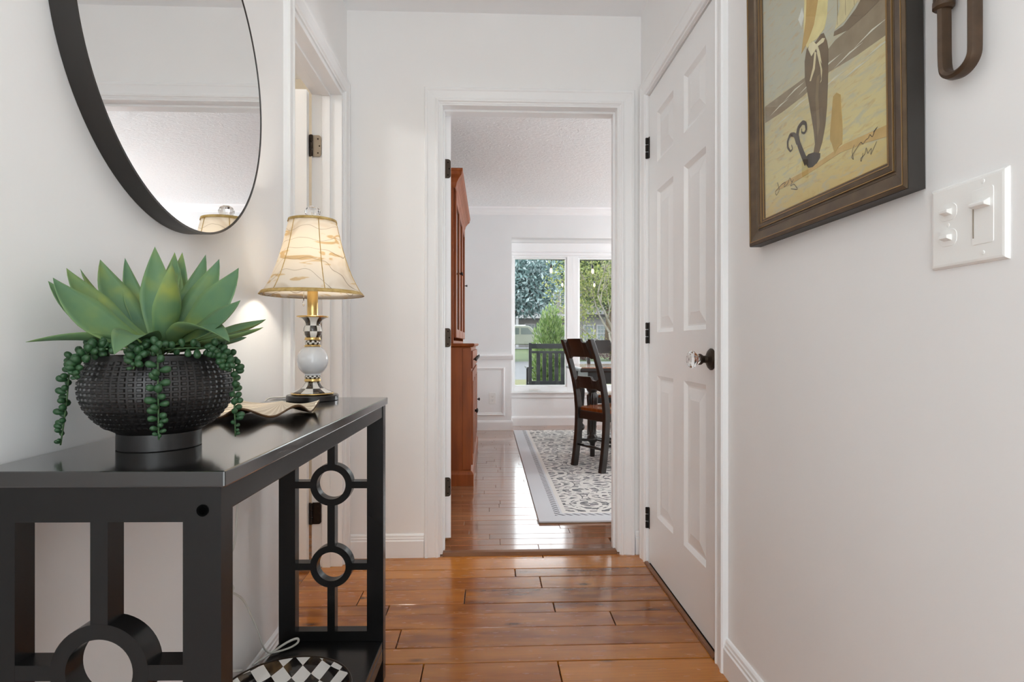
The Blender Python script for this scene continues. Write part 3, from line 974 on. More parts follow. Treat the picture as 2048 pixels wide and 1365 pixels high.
# ------------------------------------------------------------------ table lamp
LX, LY = -0.480, 1.600
tl = empty('table_lamp', (LX, LY, TH))
tag(tl, 'lit table lamp with marbled bell shade and checkered porcelain stem', 'lamp')
M['gold'] = mat('gold_lustre', g((216, 182, 118)), 0.22, 0.9)
M['porcelain'] = noisy('white_porcelain', g((228, 228, 230)), g((218, 220, 224)), 25, 0.12, coat=0.5)
def checker_lathe(name, n_ang, zs_, off=0.0):
    """black / white chequers round a turned piece: rows cut at zs_"""
    m = mat(name, (0.8, 0.8, 0.8), 0.12, coat=0.6, coat_rough=0.05)
    t = NT(m)
    tc = t.n('TexCoord')
    s = t.n('SeparateXYZ')
    t.l(tc.outputs['Object'], s.inputs[0])
    a = t.math('ARCTAN2', s.outputs[1], s.outputs[0])
    ai = t.math('FLOOR', t.math('MULTIPLY', t.math('ADD', a, PI + off), n_ang / (2 * PI)))
    row = None
    for z in zs_:
        q = t.math('GREATER_THAN', s.outputs[2], z)
        row = q if row is None else t.math('ADD', row, q)
    par = t.math('MODULO', t.math('ADD', ai, row), 2.0)
    par = t.math('GREATER_THAN', t.math('ABSOLUTE', par), 0.5)
    nz = t.noise(t.coords((1, 1, 1)), 90, 3)
    dk = t.ramp(nz, [(0.35, (0.012, 0.010, 0.009)), (0.75, g((86, 68, 46)))])
    t.l(t.mix(par, g((236, 232, 224)), dk), t.b.inputs['Base Color'])
    return m
lb = ob('base', MB().lathe([(0.0, 0.0), (0.0665, 0.0), (0.068, 0.0015), (0.068, 0.013), (0.066, 0.0155), (0.0, 0.0165)], 56), mat('lamp_base_black', (0.012, 0.0105, 0.010), 0.28, coat=0.3), tl, smooth='auto')
lb['label'] = 'round black wooden base'
ob('foot_rim', MB().lathe([(0.030, 0.0165), (0.0555, 0.0170), (0.0565, 0.0185), (0.0555, 0.0205), (0.050, 0.021)], 48, cap=False), M['gold'], tl, smooth=True)
ob('foot', MB().lathe([(0.0535, 0.0205), (0.046, 0.0250), (0.034, 0.0310), (0.0245, 0.0390), (0.0195, 0.0470), (0.0180, 0.0510), (0.0, 0.0510)], 48), checker_lathe('foot_check', 10, [0.033]), tl, smooth=True)
ob('ring', MB().lathe([(0.0, 0.0505), (0.021, 0.0510), (0.0225, 0.0530), (0.0205, 0.0550), (0.0215, 0.0570), (0.020, 0.0590), (0.0, 0.0592)], 40), M['gold'], tl, smooth=True)
ob('collar', MB().lathe([(0.0, 0.0590), (0.0195, 0.0592), (0.022, 0.0625), (0.020, 0.0675), (0.0, 0.0685)], 40), checker_lathe('collar_check', 22, [0.0635]), tl, smooth=True)
bl = [(0.0, 0.0672), (0.020, 0.0675), (0.021, 0.0695)]
for k in range(19):
    a = math.radians(-62 + 124 * k / 18)
    bl.append((0.0410 * math.cos(a), 0.1085 + 0.0425 * math.sin(a)))
bl += [(0.0, 0.1465)]
bb = ob('porcelain_ball', MB().lathe(bl, 48), M['porcelain'], tl, smooth=True)
ob('ring', MB().lathe([(0.0, 0.1455), (0.0215, 0.1460), (0.0225, 0.1480), (0.019, 0.1510), (0.0, 0.1515)], 40), M['gold'], tl, smooth=True)
ob('neck', MB().lathe([(0.0, 0.1510), (0.0185, 0.1515), (0.0205, 0.1555), (0.0175, 0.1620), (0.0, 0.1635)], 40), checker_lathe('neck_check', 18, [0.157]), tl, smooth=True)
ob('ring', MB().lathe([(0.0, 0.1630), (0.0205, 0.1635), (0.0220, 0.1655), (0.0195, 0.1670), (0.0210, 0.1690), (0.019, 0.1710), (0.0, 0.1712)], 40), M['gold'], tl, smooth=True)
ob('cup', MB().lathe([(0.0, 0.1705), (0.018, 0.1710), (0.0225, 0.1780), (0.0245, 0.1880), (0.0235, 0.1960), (0.0205, 0.2030), (0.0200, 0.2070), (0.0220, 0.2130), (0.0280, 0.2200), (0.0370, 0.2250), (0.0405, 0.2265), (0.0405, 0.2285), (0.0, 0.2285)], 48), checker_lathe('cup_check', 8, [0.187, 0.2025]), tl, smooth='auto')
ob('cup_rim', MB().lathe([(0.0365, 0.2245), (0.0410, 0.2262), (0.0420, 0.2278), (0.0405, 0.2290), (0.036, 0.2288)], 48, cap=False), M['gold'], tl, smooth=True)
ob('candle_tube', MB().lathe([(0.0, 0.2285), (0.0140, 0.2285), (0.0140, 0.300), (0.011, 0.306), (0.0, 0.306)], 28), M['gold'], tl, smooth='auto')
ob('socket', MB().lathe([(0.0, 0.306), (0.016, 0.306), (0.017, 0.340), (0.012, 0.345), (0.0, 0.345)], 24), M['bronze'], tl, smooth='auto')
pc = ob('pull_chain', MB().tube([(-0.014, -0.010, 0.300), (-0.019, -0.014, 0.292), (-0.020, -0.014, 0.270)], 0.0010, 6).lathe([(0.0, -0.010), (0.0025, -0.007), (0.003, 0.0), (0.001, 0.006), (0.0, 0.007)], 10, (-0.020, -0.014, 0.264)), M['crystal'], tl, smooth=True)
M['bulb'] = mat('bulb_glow', (1, 0.9, 0.7), 0.4, Emission_Color=(1.0, 0.80, 0.52, 1), Emission_Strength=9.0)
ob('bulb', MB().lathe([(0.0, 0.345), (0.012, 0.346), (0.014, 0.356), (0.024, 0.378), (0.027, 0.395), (0.022, 0.412), (0.010, 0.421), (0.0, 0.423)], 20), M['bulb'], tl, smooth=True)
SHADE = [(0.1350, 0.2860), (0.1255, 0.2985), (0.1160, 0.3160), (0.1060, 0.3360), (0.0955, 0.3630), (0.0865, 0.3900), (0.0785, 0.4180), (0.0715, 0.4480), (0.0660, 0.4720), (0.0615, 0.4890)]
m = M['shade'] = bpy.data.materials.new('marbled_shade')
m.use_nodes = True
t = NT(m)
v = t.coords((1, 1, 0.8))
warp = t.noise(v, 9, 3, 0.5, 0.6)
wv = t.n('TexWave', wave_type='BANDS', bands_direction='Z')
t.l(v, wv.inputs['Vector'])
wv.inputs['Scale'].default_value = 4.5
wv.inputs['Distortion'].default_value = 11.0
wv.inputs['Detail'].default_value = 2.2
wv.inputs['Detail Scale'].default_value = 1.1
line = t.ramp(wv.outputs['Fac'], [(0.470, (0, 0, 0)), (0.497, (1, 1, 1)), (0.503, (1, 1, 1)), (0.530, (0, 0, 0))])
band = t.ramp(t.noise(t.coords((1, 1, 4.5)), 9, 2, 0.5, 1.5), [(0.60, (0, 0, 0)), (0.64, (1, 1, 1))])
col = t.mix(t.math('MULTIPLY', band, 0.75), g((250, 246, 239)), g((226, 204, 158)))
col = t.mix(t.ramp(warp, [(0.55, (0, 0, 0)), (0.62, (0.5, 0.5, 0.5))]), col, g((216, 204, 186)))
col = t.mix(t.math('MULTIPLY', line, 0.8), col, g((120, 96, 70)))
n_ = t.t.nodes
df = n_.new('ShaderNodeBsdfDiffuse')
trl = n_.new('ShaderNodeBsdfTranslucent')
mx = n_.new('ShaderNodeMixShader')
mx.inputs[0].default_value = 0.52
t.l(col, df.inputs[0])
t.l(col, trl.inputs[0])
t.l(df.outputs[0], mx.inputs[1])
t.l(trl.outputs[0], mx.inputs[2])
t.l(mx.outputs[0], n_['Material Output'].inputs[0])
n_.remove(t.b)
def shade_shell(prof, thick=0.0008):
    # six shallow panels between the seams
    seg = 72
    vs, fs = [], []
    ring = prof + [(r - thick, z) for r, z in reversed(prof)]
    for r, z in ring:
        for k in range(seg):
            a = 2 * PI * k / seg
            ph = (a * 6 / (2 * PI)) % 1.0
            rr = r * (1 - 0.018 * math.sin(ph * PI))
            vs.append((rr * math.cos(a), rr * math.sin(a), z))
    m_ = len(ring)
    for i in range(m_):
        i2 = (i + 1) % m_
        for k in range(seg):
            k2 = (k + 1) % seg
            fs.append((i * seg + k, i * seg + k2, i2 * seg + k2, i2 * seg + k))
    return MB().add(vs, fs)
sh = ob('lamp_shade', shade_shell(SHADE), M['shade'], tl, smooth=True)
sh['label'] = 'marbled cream and gold bell lampshade'
M['shade_trim'] = noisy('shade_trim_fabric', g((176, 142, 76)), g((214, 184, 120)), 60, 0.55)
ob('trim_band', MB().lathe([(0.1355, 0.2850), (0.1370, 0.2855), (0.1320, 0.2925), (0.1295, 0.2950), (0.1280, 0.2945), (0.1335, 0.2870)], 72, cap=False), M['shade_trim'], sh, smooth=True)
ob('trim_band', MB().lathe([(0.0635, 0.4835), (0.0645, 0.4835), (0.0630, 0.4905), (0.0605, 0.4910), (0.0600, 0.4895)], 72, cap=False), M['shade_trim'], sh, smooth=True)
for k in range(6):
    a = 2 * PI * k / 6
    ob('seam', MB().tube([(r * 1.004 * math.cos(a), r * 1.004 * math.sin(a), z) for r, z in SHADE], 0.0011, 6), M['shade_trim'], sh, smooth=True)
sp = MB()
for k in range(3):
    a = 2 * PI * k / 3 + 0.4
    sp.tube([(0, 0, 0.4840), (0.061 * math.cos(a), 0.061 * math.sin(a), 0.4880)], 0.0012, 6)
sp.tube([(0, 0, 0.423), (0, 0, 0.494)], 0.0018, 8)
ob('shade_spider', sp, M['gold'], sh)
fn_ = ob('finial', MB().lathe([(0.0, 0.492), (0.007, 0.492), (0.008, 0.496), (0.015, 0.499), (0.0200, 0.507), (0.0205, 0.514), (0.017, 0.522), (0.009, 0.527), (0.0, 0.528)], 16), M['crystal'], tl)
fn_['label'] = 'clear crystal ball finial'
light('table_lamp_bulb', 'POINT', (LX, LY, TH + 0.395), 19.0, (1.0, 0.92, 0.80), radius=0.030)
lamp_cord_m = mat('clear_cord', g((205, 203, 196)), 0.3)
cord = [(-0.545, 1.640, 0.804), (-0.590, 1.640, 0.804), (-0.6215, 1.630, 0.803), (-0.6245, 1.58, 0.72), (-0.622, 1.47, 0.60), (-0.620, 1.452, 0.540), (-0.620, 1.446, 0.462), (-0.620, 1.39, 0.428), (-0.618, 1.368, 0.40), (-0.616, 1.404, 0.365),
        (-0.612, 1.47, 0.320), (-0.606, 1.50, 0.265), (-0.603, 1.54, 0.205), (-0.599, 1.565, 0.145), (-0.590, 1.578, 0.124), (-0.568, 1.590, 0.1215), (-0.540, 1.61, 0.122), (-0.525, 1.625, 0.128), (-0.530, 1.635, 0.136), (-0.555, 1.62, 0.132), (-0.585, 1.585, 0.121), (-0.612, 1.53, 0.119)]
def smooth_path(P, it=2, sub=4):
    P = [Vector(p) for p in P]
    f2 = []
    for i in range(len(P) - 1):
        for q in range(sub):
            f2.append(P[i].lerp(P[i + 1], q / sub))
    f2.append(P[-1])
    for _ in range(it):
        f2 = [f2[0]] + [(f2[i - 1] + f2[i] * 2 + f2[i + 1]) / 4 for i in range(1, len(f2) - 1)] + [f2[-1]]
    return f2
lc = MB().tube(smooth_path(cord, 3), 0.0030, 8, flat=(1.25, 0.8))
lcord = ob('power_cord', lc, lamp_cord_m, None, smooth=True)
tag(lcord, 'clear white lamp cord hanging down behind the console table', 'cord')
tie = MB()
for k in range(4):
    tie.tube([(-0.614 + 0.004 * math.cos(a / 6 * 2 * PI), 1.398 + 0.005 * k, 0.368 + 0.007 * math.sin(a / 6 * 2 * PI)) for a in range(6)], 0.0018, 6, closed=True)
ob('cord_tie', tie, lamp_cord_m, lcord)
lc2 = MB().tube(smooth_path([(-0.620, 1.385, 0.360), (-0.621, 1.375, 0.30), (-0.621, 1.372, 0.24), (-0.619, 1.385, 0.19), (-0.612, 1.42, 0.165), (-0.605, 1.45, 0.15)], 3), 0.0026, 8, flat=(1.25, 0.8))
ob('cord_tail', lc2, lamp_cord_m, lcord, smooth=True)

# ------------------------------------------------------------------ scalloped shell dish
sd = empty('shell_dish', (-0.487, 1.385, TH))
tag(sd, 'ruffled bronze and cream shell dish between the plant and the lamp', 'dish')
m = M['shell_in'] = mat('shell_inside', g((216, 204, 184)), 0.35, 0.25)
t = NT(m)
tc = t.n('TexCoord')
s = t.n('SeparateXYZ')
t.l(tc.outputs['UV'], s.inputs[0])
rib = t.math('SINE', t.math('MULTIPLY', s.outputs[0], 260.0))
t.bump(rib, 0.35, 0.001)
t.l(t.mix(t.ramp(rib, [(0.0, (0.5, 0.5, 0.5)), (0.6, (0, 0, 0))]), g((220, 209, 190)), g((168, 146, 116))), t.b.inputs['Base Color'])
M['shell_out'] = noisy('shell_bronze', g((110, 78, 48)), g((82, 56, 34)), 30, 0.4, metal=0.4)
NA, NR = 120, 14
def shell_pt(ia, ir):
    u = ia / NA
    a = math.radians(-168 + 150 * u)          # fan opens from the hinge at the back
    s_ = ir / NR
    wave = math.cos(u * 2 * PI * 5.5 + 0.6)
    R = 0.100 + 0.135 * math.sin(PI * u) ** 1.3 + 0.006 * wave
    r = R * s_
    x = r * math.cos(a) * 0.96
    y = r * math.sin(a)
    z = 0.0060 + 0.013 * (1 - s_) ** 1.5 + 0.004 * s_ ** 2 + 0.0095 * (1 + wave) * s_ ** 2.0
    return (x, y, z)
vs = [shell_pt(a, r) for a in range(NA + 1) for r in range(NR + 1)]
fs = []
for a in range(NA):
    for r in range(NR):
        i = a * (NR + 1) + r
        fs.append((i, i + 1, i + NR + 2, i + NR + 1))
n1 = len(vs)
vs2 = [(x, y, z - 0.0045) for x, y, z in vs]
me = bpy.data.meshes.new('bowl_surface')
fo = [tuple(n1 + i for i in reversed(f_)) for f_ in fs]
rim = []
for a in range(NA):
    i = a * (NR + 1) + NR
    rim.append((i, i + n1, i + NR + 1 + n1, i + NR + 1))
for r in range(NR):
    rim.append((r, r + n1, r + 1 + n1, r + 1))
    i = NA * (NR + 1) + r
    rim.append((i, i + 1, i + 1 + n1, i + n1))
me.from_pydata(vs + vs2, [], fs + fo + rim)
me.materials.append(M['shell_in'])
me.materials.append(M['shell_out'])
for i, p in enumerate(me.polygons):
    p.material_index = 0 if i < len(fs) else 1
ul = me.uv_layers.new(name='UVMap')
for lp in me.loops:
    vi = lp.vertex_index % n1
    ul.data[lp.index].uv = ((vi // (NR + 1)) / NA, (vi % (NR + 1)) / NR)
ob('shell', me, None, sd, smooth=True)

# ------------------------------------------------------------------ checked platter on the lower shelf
pl = empty('platter', (-0.470, 1.352, 0.1165))
tag(pl, 'round black and white checked enamel platter on the lower shelf', 'platter')
m = M['check'] = mat('enamel_check', (0.8, 0.8, 0.8), 0.10, coat=0.6, coat_rough=0.04)
t = NT(m)
nz0 = t.noise(t.coords((1, 1, 1)), 6, 2)
wob = t.n('CombineXYZ')
t.l(t.math('MULTIPLY', nz0, 0.012), wob.inputs[0])
t.l(t.math('MULTIPLY', nz0, -0.010), wob.inputs[1])
v = t.coords((1, 1, 0), rot=(0, 0, math.radians(38)), off=wob.outputs[0])
ck = t.n('TexChecker')
t.l(v, ck.inputs['Vector'])
ck.inputs['Scale'].default_value = 1 / 0.0335
nz = t.noise(t.coords((1, 1, 1)), 22, 3)
dk = t.ramp(nz, [(0.48, (0.010, 0.008, 0.008)), (0.68, g((96, 76, 52)))])
t.l(t.mix(ck.outputs['Fac'], g((238, 235, 230)), dk), t.b.inputs['Base Color'])
ob('dish', MB().lathe([(0.0, 0.0), (0.085, 0.0), (0.100, 0.006), (0.147, 0.036), (0.1485, 0.0385), (0.145, 0.0385), (0.098, 0.012), (0.085, 0.0065), (0.0, 0.0065)], 72), M['check'], pl, smooth='auto')
ob('rim', MB().lathe([(0.1445, 0.0380), (0.1465, 0.0405), (0.1495, 0.0405), (0.1510, 0.0380), (0.1490, 0.0360)], 72, cap=False), M['bronze'], pl, smooth=True)

# ------------------------------------------------------------------ round mirror
mi = empty('round_mirror', (XL, 1.195, 1.527))
tag(mi, 'large round mirror in a deep thin dark metal frame above the console', 'mirror')
R_ = 0.347
DPT = 0.038
ob('frame', MB().lathe([(R_ - 0.030, 0.0005), (R_, 0.0005), (R_, DPT), (R_ - 0.0045, DPT), (R_ - 0.0050, 0.034), (R_ - 0.030, 0.020)], 128, axis='X', cap=False).lathe([(R_ - 0.030, 0.020), (R_ - 0.030, 0.0005)], 128, axis='X', cap=False), M['mirror_frame'], mi, smooth='auto')
ob('glass', MB().lathe([(R_ - 0.0046, 0.0300), (R_ - 0.0046, 0.0368)], 128, axis='X'), M['mirror'], mi, smooth='auto')

# ------------------------------------------------------------------ framed picture
pf = empty('framed_picture', (XR, 1.168, 1.20))
pf.rotation_euler = (0, math.radians(-0.7), 0)
tag(pf, 'bronze-framed beach print with a curled fish tail, seated dog and signatures', 'picture')
m = M['frame_wood'] = noisy('bronze_frame', g((78, 62, 46)), g((98, 80, 58)), 30, 0.38, metal=0.25)
M['frame_black'] = mat('frame_back_black', g((46, 42, 38)), 0.5)
M['gilt'] = mat('gilt_line', g((160, 128, 84)), 0.35, 0.6)
HW, PH = 0.277, 0.760
FP = [(0.000, 0.002), (0.000, 0.030), (0.005, 0.0325), (0.009, 0.0305), (0.012, 0.0300), (0.030, 0.0255), (0.033, 0.0215), (0.037, 0.0215), (0.040, 0.0255), (0.046, 0.0265), (0.050, 0.0235), (0.054, 0.0225), (0.058, 0.0195), (0.058, 0.002)]
def ftravel(prof):
    # anticlockwise in (a=Y, b=z); left of travel = inside
    return MB().sweep([(-HW, 0), (HW, 0), (HW, PH), (-HW, PH)], prof, lambda a, b, q: (-q, a, b), closed=True)
fo_ = ob('frame', ftravel(FP), M['frame_wood'], pf)
for a_, p_ in ((0.0075, 0.0322), (0.0385, 0.0245), (0.0505, 0.0240), (0.0568, 0.0210)):
    ob('gilt_line', ftravel([(a_ - 0.0008, p_ - 0.003), (a_ - 0.0008, p_ + 0.0004), (a_ + 0.0008, p_ + 0.0004), (a_ + 0.0008, p_ - 0.003)]), M['gilt'], fo_)
ob('frame_side', ftravel([(-0.0012, 0.001), (-0.0012, 0.0285), (0.001, 0.0285), (0.001, 0.001)]), M['frame_black'], fo_)
m = mat('beach_print', g((226, 208, 150)), 0.6)
t = NT(m)
v = t.coords((1, 1, 1), rot=(math.radians(-28), 0, 0))
v2 = t.coords((1, 3.0, 12.0), rot=(math.radians(-24), 0, 0))
s = t.n('SeparateXYZ')
t.l(t.coords(), s.inputs[0])
col = t.ramp(s.outputs[2], [(0.05, g((222, 188, 118))), (0.13, g((232, 214, 152))), (0.25, g((226, 208, 156))), (0.36, g((206, 200, 178))), (0.60, g((196, 190, 172)))])
col = t.mix(t.ramp(t.noise(v2, 6, 4, 0.6, 0.8), [(0.48, (0, 0, 0)), (0.68, (0.55, 0.55, 0.55))]), col, g((190, 192, 186)))
col = t.mix(t.ramp(t.noise(v2, 9, 3, 0.6, 0.5), [(0.55, (0, 0, 0)), (0.72, (0.55, 0.55, 0.55))]), col, g((206, 164, 96)))
t.l(col, t.b.inputs['Base Color'])
pr = ob('print', MB().box(-0.0160, -0.0040, -HW + 0.050, HW - 0.050, 0.050, PH - 0.050), m, pf)
cen = 1.168
layer = [0]
def ink(name, pts, color, rough=0.6):
    layer[0] += 1
    q0, q1 = -0.0160, -0.0160 - 0.00003 * layer[0]
    mm = color if not isinstance(color, tuple) else noisy('ink_' + name, g(color), g(tuple(min(255, c + 16) for c in color)), 40, rough, stretch=(1, 1, 1))
    o = ob(name, MB().prism([(y_ - cen, z_ - 1.2) for y_, z_ in pts], lambda u, v_, q: (q, u, v_), q0, q1), mm, pr)
    return o
# sea band, ship, figure with a tail, dog, sand and signatures as printed shapes
# (the printed figure is cut off at the top by the photo's edge)
ink('sea_band', [(1.384, 1.530), (1.199, 1.519), (1.097, 1.542), (1.034, 1.540), (0.952, 1.560), (0.952, 1.476), (1.034, 1.480), (1.117, 1.490), (1.215, 1.483), (1.302, 1.484), (1.384, 1.490)], (146, 126, 100))
for k in range(6):
    y0 = 1.36 - k * 0.064
    z0 = 1.497 + 0.010 * (k % 2) - 0.002 * k
    ink('foam_line', [(y0, z0), (y0 - 0.05, z0 + 0.008), (y0 - 0.09, z0 + 0.006), (y0 - 0.05, z0 + 0.0045)], (226, 220, 205))
    ink('foam_line', [(y0 - 0.02, z0 - 0.035), (y0 - 0.07, z0 - 0.029), (y0 - 0.11, z0 - 0.032), (y0 - 0.06, z0 - 0.0335)], (218, 212, 192))
ink('ship_hull', [(1.102, 1.552), (1.100, 1.560), (1.071, 1.556), (1.034, 1.566), (1.005, 1.582), (0.975, 1.60), (0.952, 1.61), (0.952, 1.545), (1.011, 1.540), (1.058, 1.540)], (122, 100, 74))
ink('ship_sail', [(1.090, 1.66), (1.080, 1.60), (1.098, 1.562), (1.066, 1.562), (1.034, 1.575), (1.000, 1.60), (0.985, 1.66)], (214, 198, 150))
for k in range(4):
    ink('rigging', [(1.088 - k * 0.022, 1.66), (1.090 - k * 0.026, 1.567 + 0.004 * k), (1.0885 - k * 0.026, 1.567 + 0.004 * k), (1.0865 - k * 0.022, 1.66)], (160, 138, 96))
ink('sand_streak', [(1.071, 1.332), (1.011, 1.328), (0.952, 1.324), (0.952, 1.304), (1.011, 1.313), (1.084, 1.320), (1.153, 1.315), (1.257, 1.310), (1.341, 1.312), (1.302, 1.322), (1.191, 1.322)], (208, 170, 104))
ink('tail', [(1.164, 1.573), (1.179, 1.577), (1.197, 1.575), (1.205, 1.553), (1.205, 1.518), (1.195, 1.479), (1.183, 1.431), (1.174, 1.393), (1.17, 1.366), (1.176, 1.349), (1.157, 1.343), (1.144, 1.362), (1.133, 1.391), (1.127, 1.425), (1.123, 1.464), (1.121, 1.504), (1.12, 1.536), (1.124, 1.554), (1.135, 1.576), (1.144, 1.579)], (112, 88, 58))
ink('tail_sheen', [(1.150, 1.50), (1.156, 1.46), (1.152, 1.40), (1.160, 1.37), (1.163, 1.41), (1.166, 1.46), (1.160, 1.50)], (136, 112, 78))
ink('tail_fin', [(1.174, 1.35), (1.195, 1.353), (1.209, 1.348), (1.205, 1.335), (1.195, 1.324), (1.179, 1.321), (1.164, 1.325), (1.153, 1.332), (1.152, 1.341)], (58, 46, 36))
ink('torso', [(1.201, 1.720), (1.205, 1.649), (1.207, 1.623), (1.205, 1.595), (1.195, 1.576), (1.179, 1.581), (1.161, 1.577), (1.146, 1.58), (1.133, 1.583), (1.124, 1.603), (1.118, 1.650), (1.116, 1.720)], (234, 216, 150))
ink('hair', [(1.191, 1.720), (1.199, 1.636), (1.211, 1.599), (1.217, 1.576), (1.191, 1.589), (1.168, 1.611), (1.153, 1.650), (1.149, 1.720)], (198, 158, 84))
ink('paper_slip', [(1.228, 1.655), (1.212, 1.672), (1.206, 1.650), (1.216, 1.632)], (222, 220, 214))
ink('bow', [(1.187, 1.581), (1.191, 1.572), (1.179, 1.551), (1.161, 1.558), (1.155, 1.541), (1.142, 1.518), (1.149, 1.546), (1.155, 1.56), (1.135, 1.558), (1.13, 1.563), (1.139, 1.568), (1.161, 1.567), (1.172, 1.579)], (232, 218, 178))
ink('ribbon', [(1.167, 1.555), (1.174, 1.525), (1.187, 1.503), (1.182, 1.501), (1.167, 1.519), (1.161, 1.55)], (228, 212, 170))
ink('ribbon', [(1.159, 1.549), (1.147, 1.512), (1.144, 1.488), (1.149, 1.482), (1.144, 1.484), (1.141, 1.505), (1.153, 1.546)], (228, 212, 170))
ink('dog', [(1.107, 1.425), (1.105, 1.436), (1.094, 1.439), (1.082, 1.430), (1.081, 1.41), (1.079, 1.39), (1.077, 1.358), (1.079, 1.335), (1.09, 1.333), (1.102, 1.323), (1.111, 1.346), (1.117, 1.356), (1.116, 1.372), (1.111, 1.402)], (192, 156, 84))
def stroke(name, pts, wd, color):
    layer[0] += 1
    q = -0.0160 - 0.00003 * layer[0]
    P = smooth_path([(q, y_ - cen, z_ - 1.2) for y_, z_ in pts], 1, 4)
    n = len(P)
    vs, fs = [], []
    for i, p in enumerate(P):
        d = (P[min(i + 1, n - 1)] - P[max(i - 1, 0)])
        nn = Vector((0, -d.z, d.y))
        nn = nn.normalized() if nn.length > 1e-9 else Vector((0, 0, 1))
        w_ = wd(i / (n - 1)) if callable(wd) else wd
        vs += [p + nn * w_, p - nn * w_]
    for i in range(n - 1):
        fs.append((2 * i, 2 * i + 1, 2 * i + 3, 2 * i + 2))
    ob(name, MB().add(vs, fs), mat('ink_' + name, g(color), 0.6), pr)
stroke('tail_curl', [(1.202, 1.336), (1.219, 1.364), (1.232, 1.388), (1.238, 1.408), (1.232, 1.423), (1.215, 1.428), (1.203, 1.421), (1.201, 1.407), (1.209, 1.402), (1.220, 1.408), (1.219, 1.416)], lambda u: 0.0065 * (1 - u) + 0.0012, (74, 60, 46))
stroke('tail_curl', [(1.236, 1.390), (1.247, 1.413), (1.266, 1.420), (1.278, 1.409), (1.278, 1.395), (1.266, 1.382), (1.257, 1.385), (1.262, 1.396)], lambda u: 0.0045 * (1 - u) + 0.001, (84, 68, 50))
SIG = (52, 42, 30)
stroke('signature', [(1.326, 1.33), (1.316, 1.31), (1.331, 1.3), (1.338, 1.311), (1.307, 1.32), (1.288, 1.321), (1.298, 1.31), (1.279, 1.314), (1.27, 1.326), (1.262, 1.312), (1.253, 1.318), (1.27, 1.305), (1.253, 1.307), (1.236, 1.289), (1.266, 1.299)], 0.0007, SIG)
stroke('signature', [(1.041, 1.32), (1.049, 1.31), (1.043, 1.292), (1.051, 1.301), (1.034, 1.312), (1.022, 1.319), (1.017, 1.312), (1.008, 1.318), (1.002, 1.318), (0.998, 1.324), (0.991, 1.316), (0.986, 1.324), (0.976, 1.33), (0.989, 1.324)], 0.0006, SIG)
stroke('signature', [(1.017, 1.297), (1.022, 1.282), (1.025, 1.289), (1.011, 1.293), (1.008, 1.305), (1.004, 1.291), (1.0, 1.295), (0.993, 1.298), (0.997, 1.285), (0.98, 1.305)], 0.0006, SIG)
ob('picture_glass', MB().box(-0.0192, -0.0184, -HW + 0.052, HW - 0.052, 0.052, PH - 0.052), M['pane'], pf)

# ------------------------------------------------------------------ sword hilt on the wall
M['hilt'] = noisy('hilt_brown', g((66, 50, 36)), g((84, 64, 46)), 40, 0.42, metal=0.3)
sw = empty('ornamental_sword', (XR, 0.806, 1.337))
tag(sw, 'dark brown ornamental sword with a looped hand guard hung above the switches', 'sword')
sec = 0.0085
arc = []
for k in range(13):
    a = PI + PI / 2 * k / 12 * 2
    arc.append((0.0005 + 0.0265 * math.cos(a), 0.0265 + 0.0225 * math.sin(a)))
pathL = [(0.0285, 0.150), (0.0270, 0.095), (0.0270, 0.040)] + [(-p[0], p[1]) for p in arc[1:]] + [(-0.027, 0.060), (-0.027, 0.150)]
vs = []
gb = MB().tube([(-0.016, q.x, q.y) for q in smooth_path([(p[0], p[1], 0) for p in pathL], 1, 2)], 0.0085, 8, flat=(0.75, 1.25))
ob('hand_guard', gb, M['hilt'], sw, smooth='auto')
ob('grip', MB().tube([(-0.016, 0.029, 0.122), (-0.016, 0.031, 0.22), (-0.016, 0.030, 0.30)], [0.013, 0.015, 0.013], 10), M['hilt'], sw, smooth='auto')
ob('collar', MB().tube([(-0.016, 0.0285, 0.112), (-0.016, 0.0285, 0.116), (-0.016, 0.0285, 0.124), (-0.016, 0.0285, 0.128)], [0.011, 0.0145, 0.0145, 0.011], 10), M['hilt'], sw, smooth='auto')
ob('cross_guard', MB().tube([(-0.016, -0.034, 0.150), (-0.016, -0.026, 0.25), (-0.016, 0.0, 0.298), (-0.016, 0.045, 0.302)], 0.009, 8), M['hilt'], sw, smooth='auto')
ob('blade', MB().prism([(0.048, 0.305), (0.012, 0.305), (0.008, 0.60), (0.045, 0.75), (0.050, 0.60)], lambda u, v_, q: (q, u, v_), -0.019, -0.013), M['nickel'], sw)

# ------------------------------------------------------------------ switch plate
spl = empty('switch_plate', (XR, 0.807, 1.128))
tag(spl, 'white wall plate with two toggle switches and a dimmer slider', 'switch')
pw, ph = 0.066, 0.0615
pmb = MB()
rings = [(0.0, 0.0), (0.0, 0.002), (0.003, 0.0055), (0.006, 0.0062)]
vs, fs = [], []
for o_, d in rings:
    vs += [(-d, -pw + o_, -ph + o_), (-d, pw - o_, -ph + o_), (-d, pw - o_, ph - o_), (-d, -pw + o_, ph - o_)]
for q in range(3):
    for e in range(4):
        fs.append((q * 4 + e, q * 4 + (e + 1) % 4, q * 4 + 4 + (e + 1) % 4, q * 4 + 4 + e))
fs.append((12, 13, 14, 15))
ob('plate', pmb.add(vs, fs), M['white_plastic'], spl)
def rr(cy, cz, a, b, r, q0, q1, name, m_='white_plastic', par=spl):
    return ob(name, MB().prism(arc_corners(cy - a, cy + a, cz - b, cz + b, r), lambda u, v_, q: (q, u, v_), q0, q1), M[m_], par, bevel=0.0004)
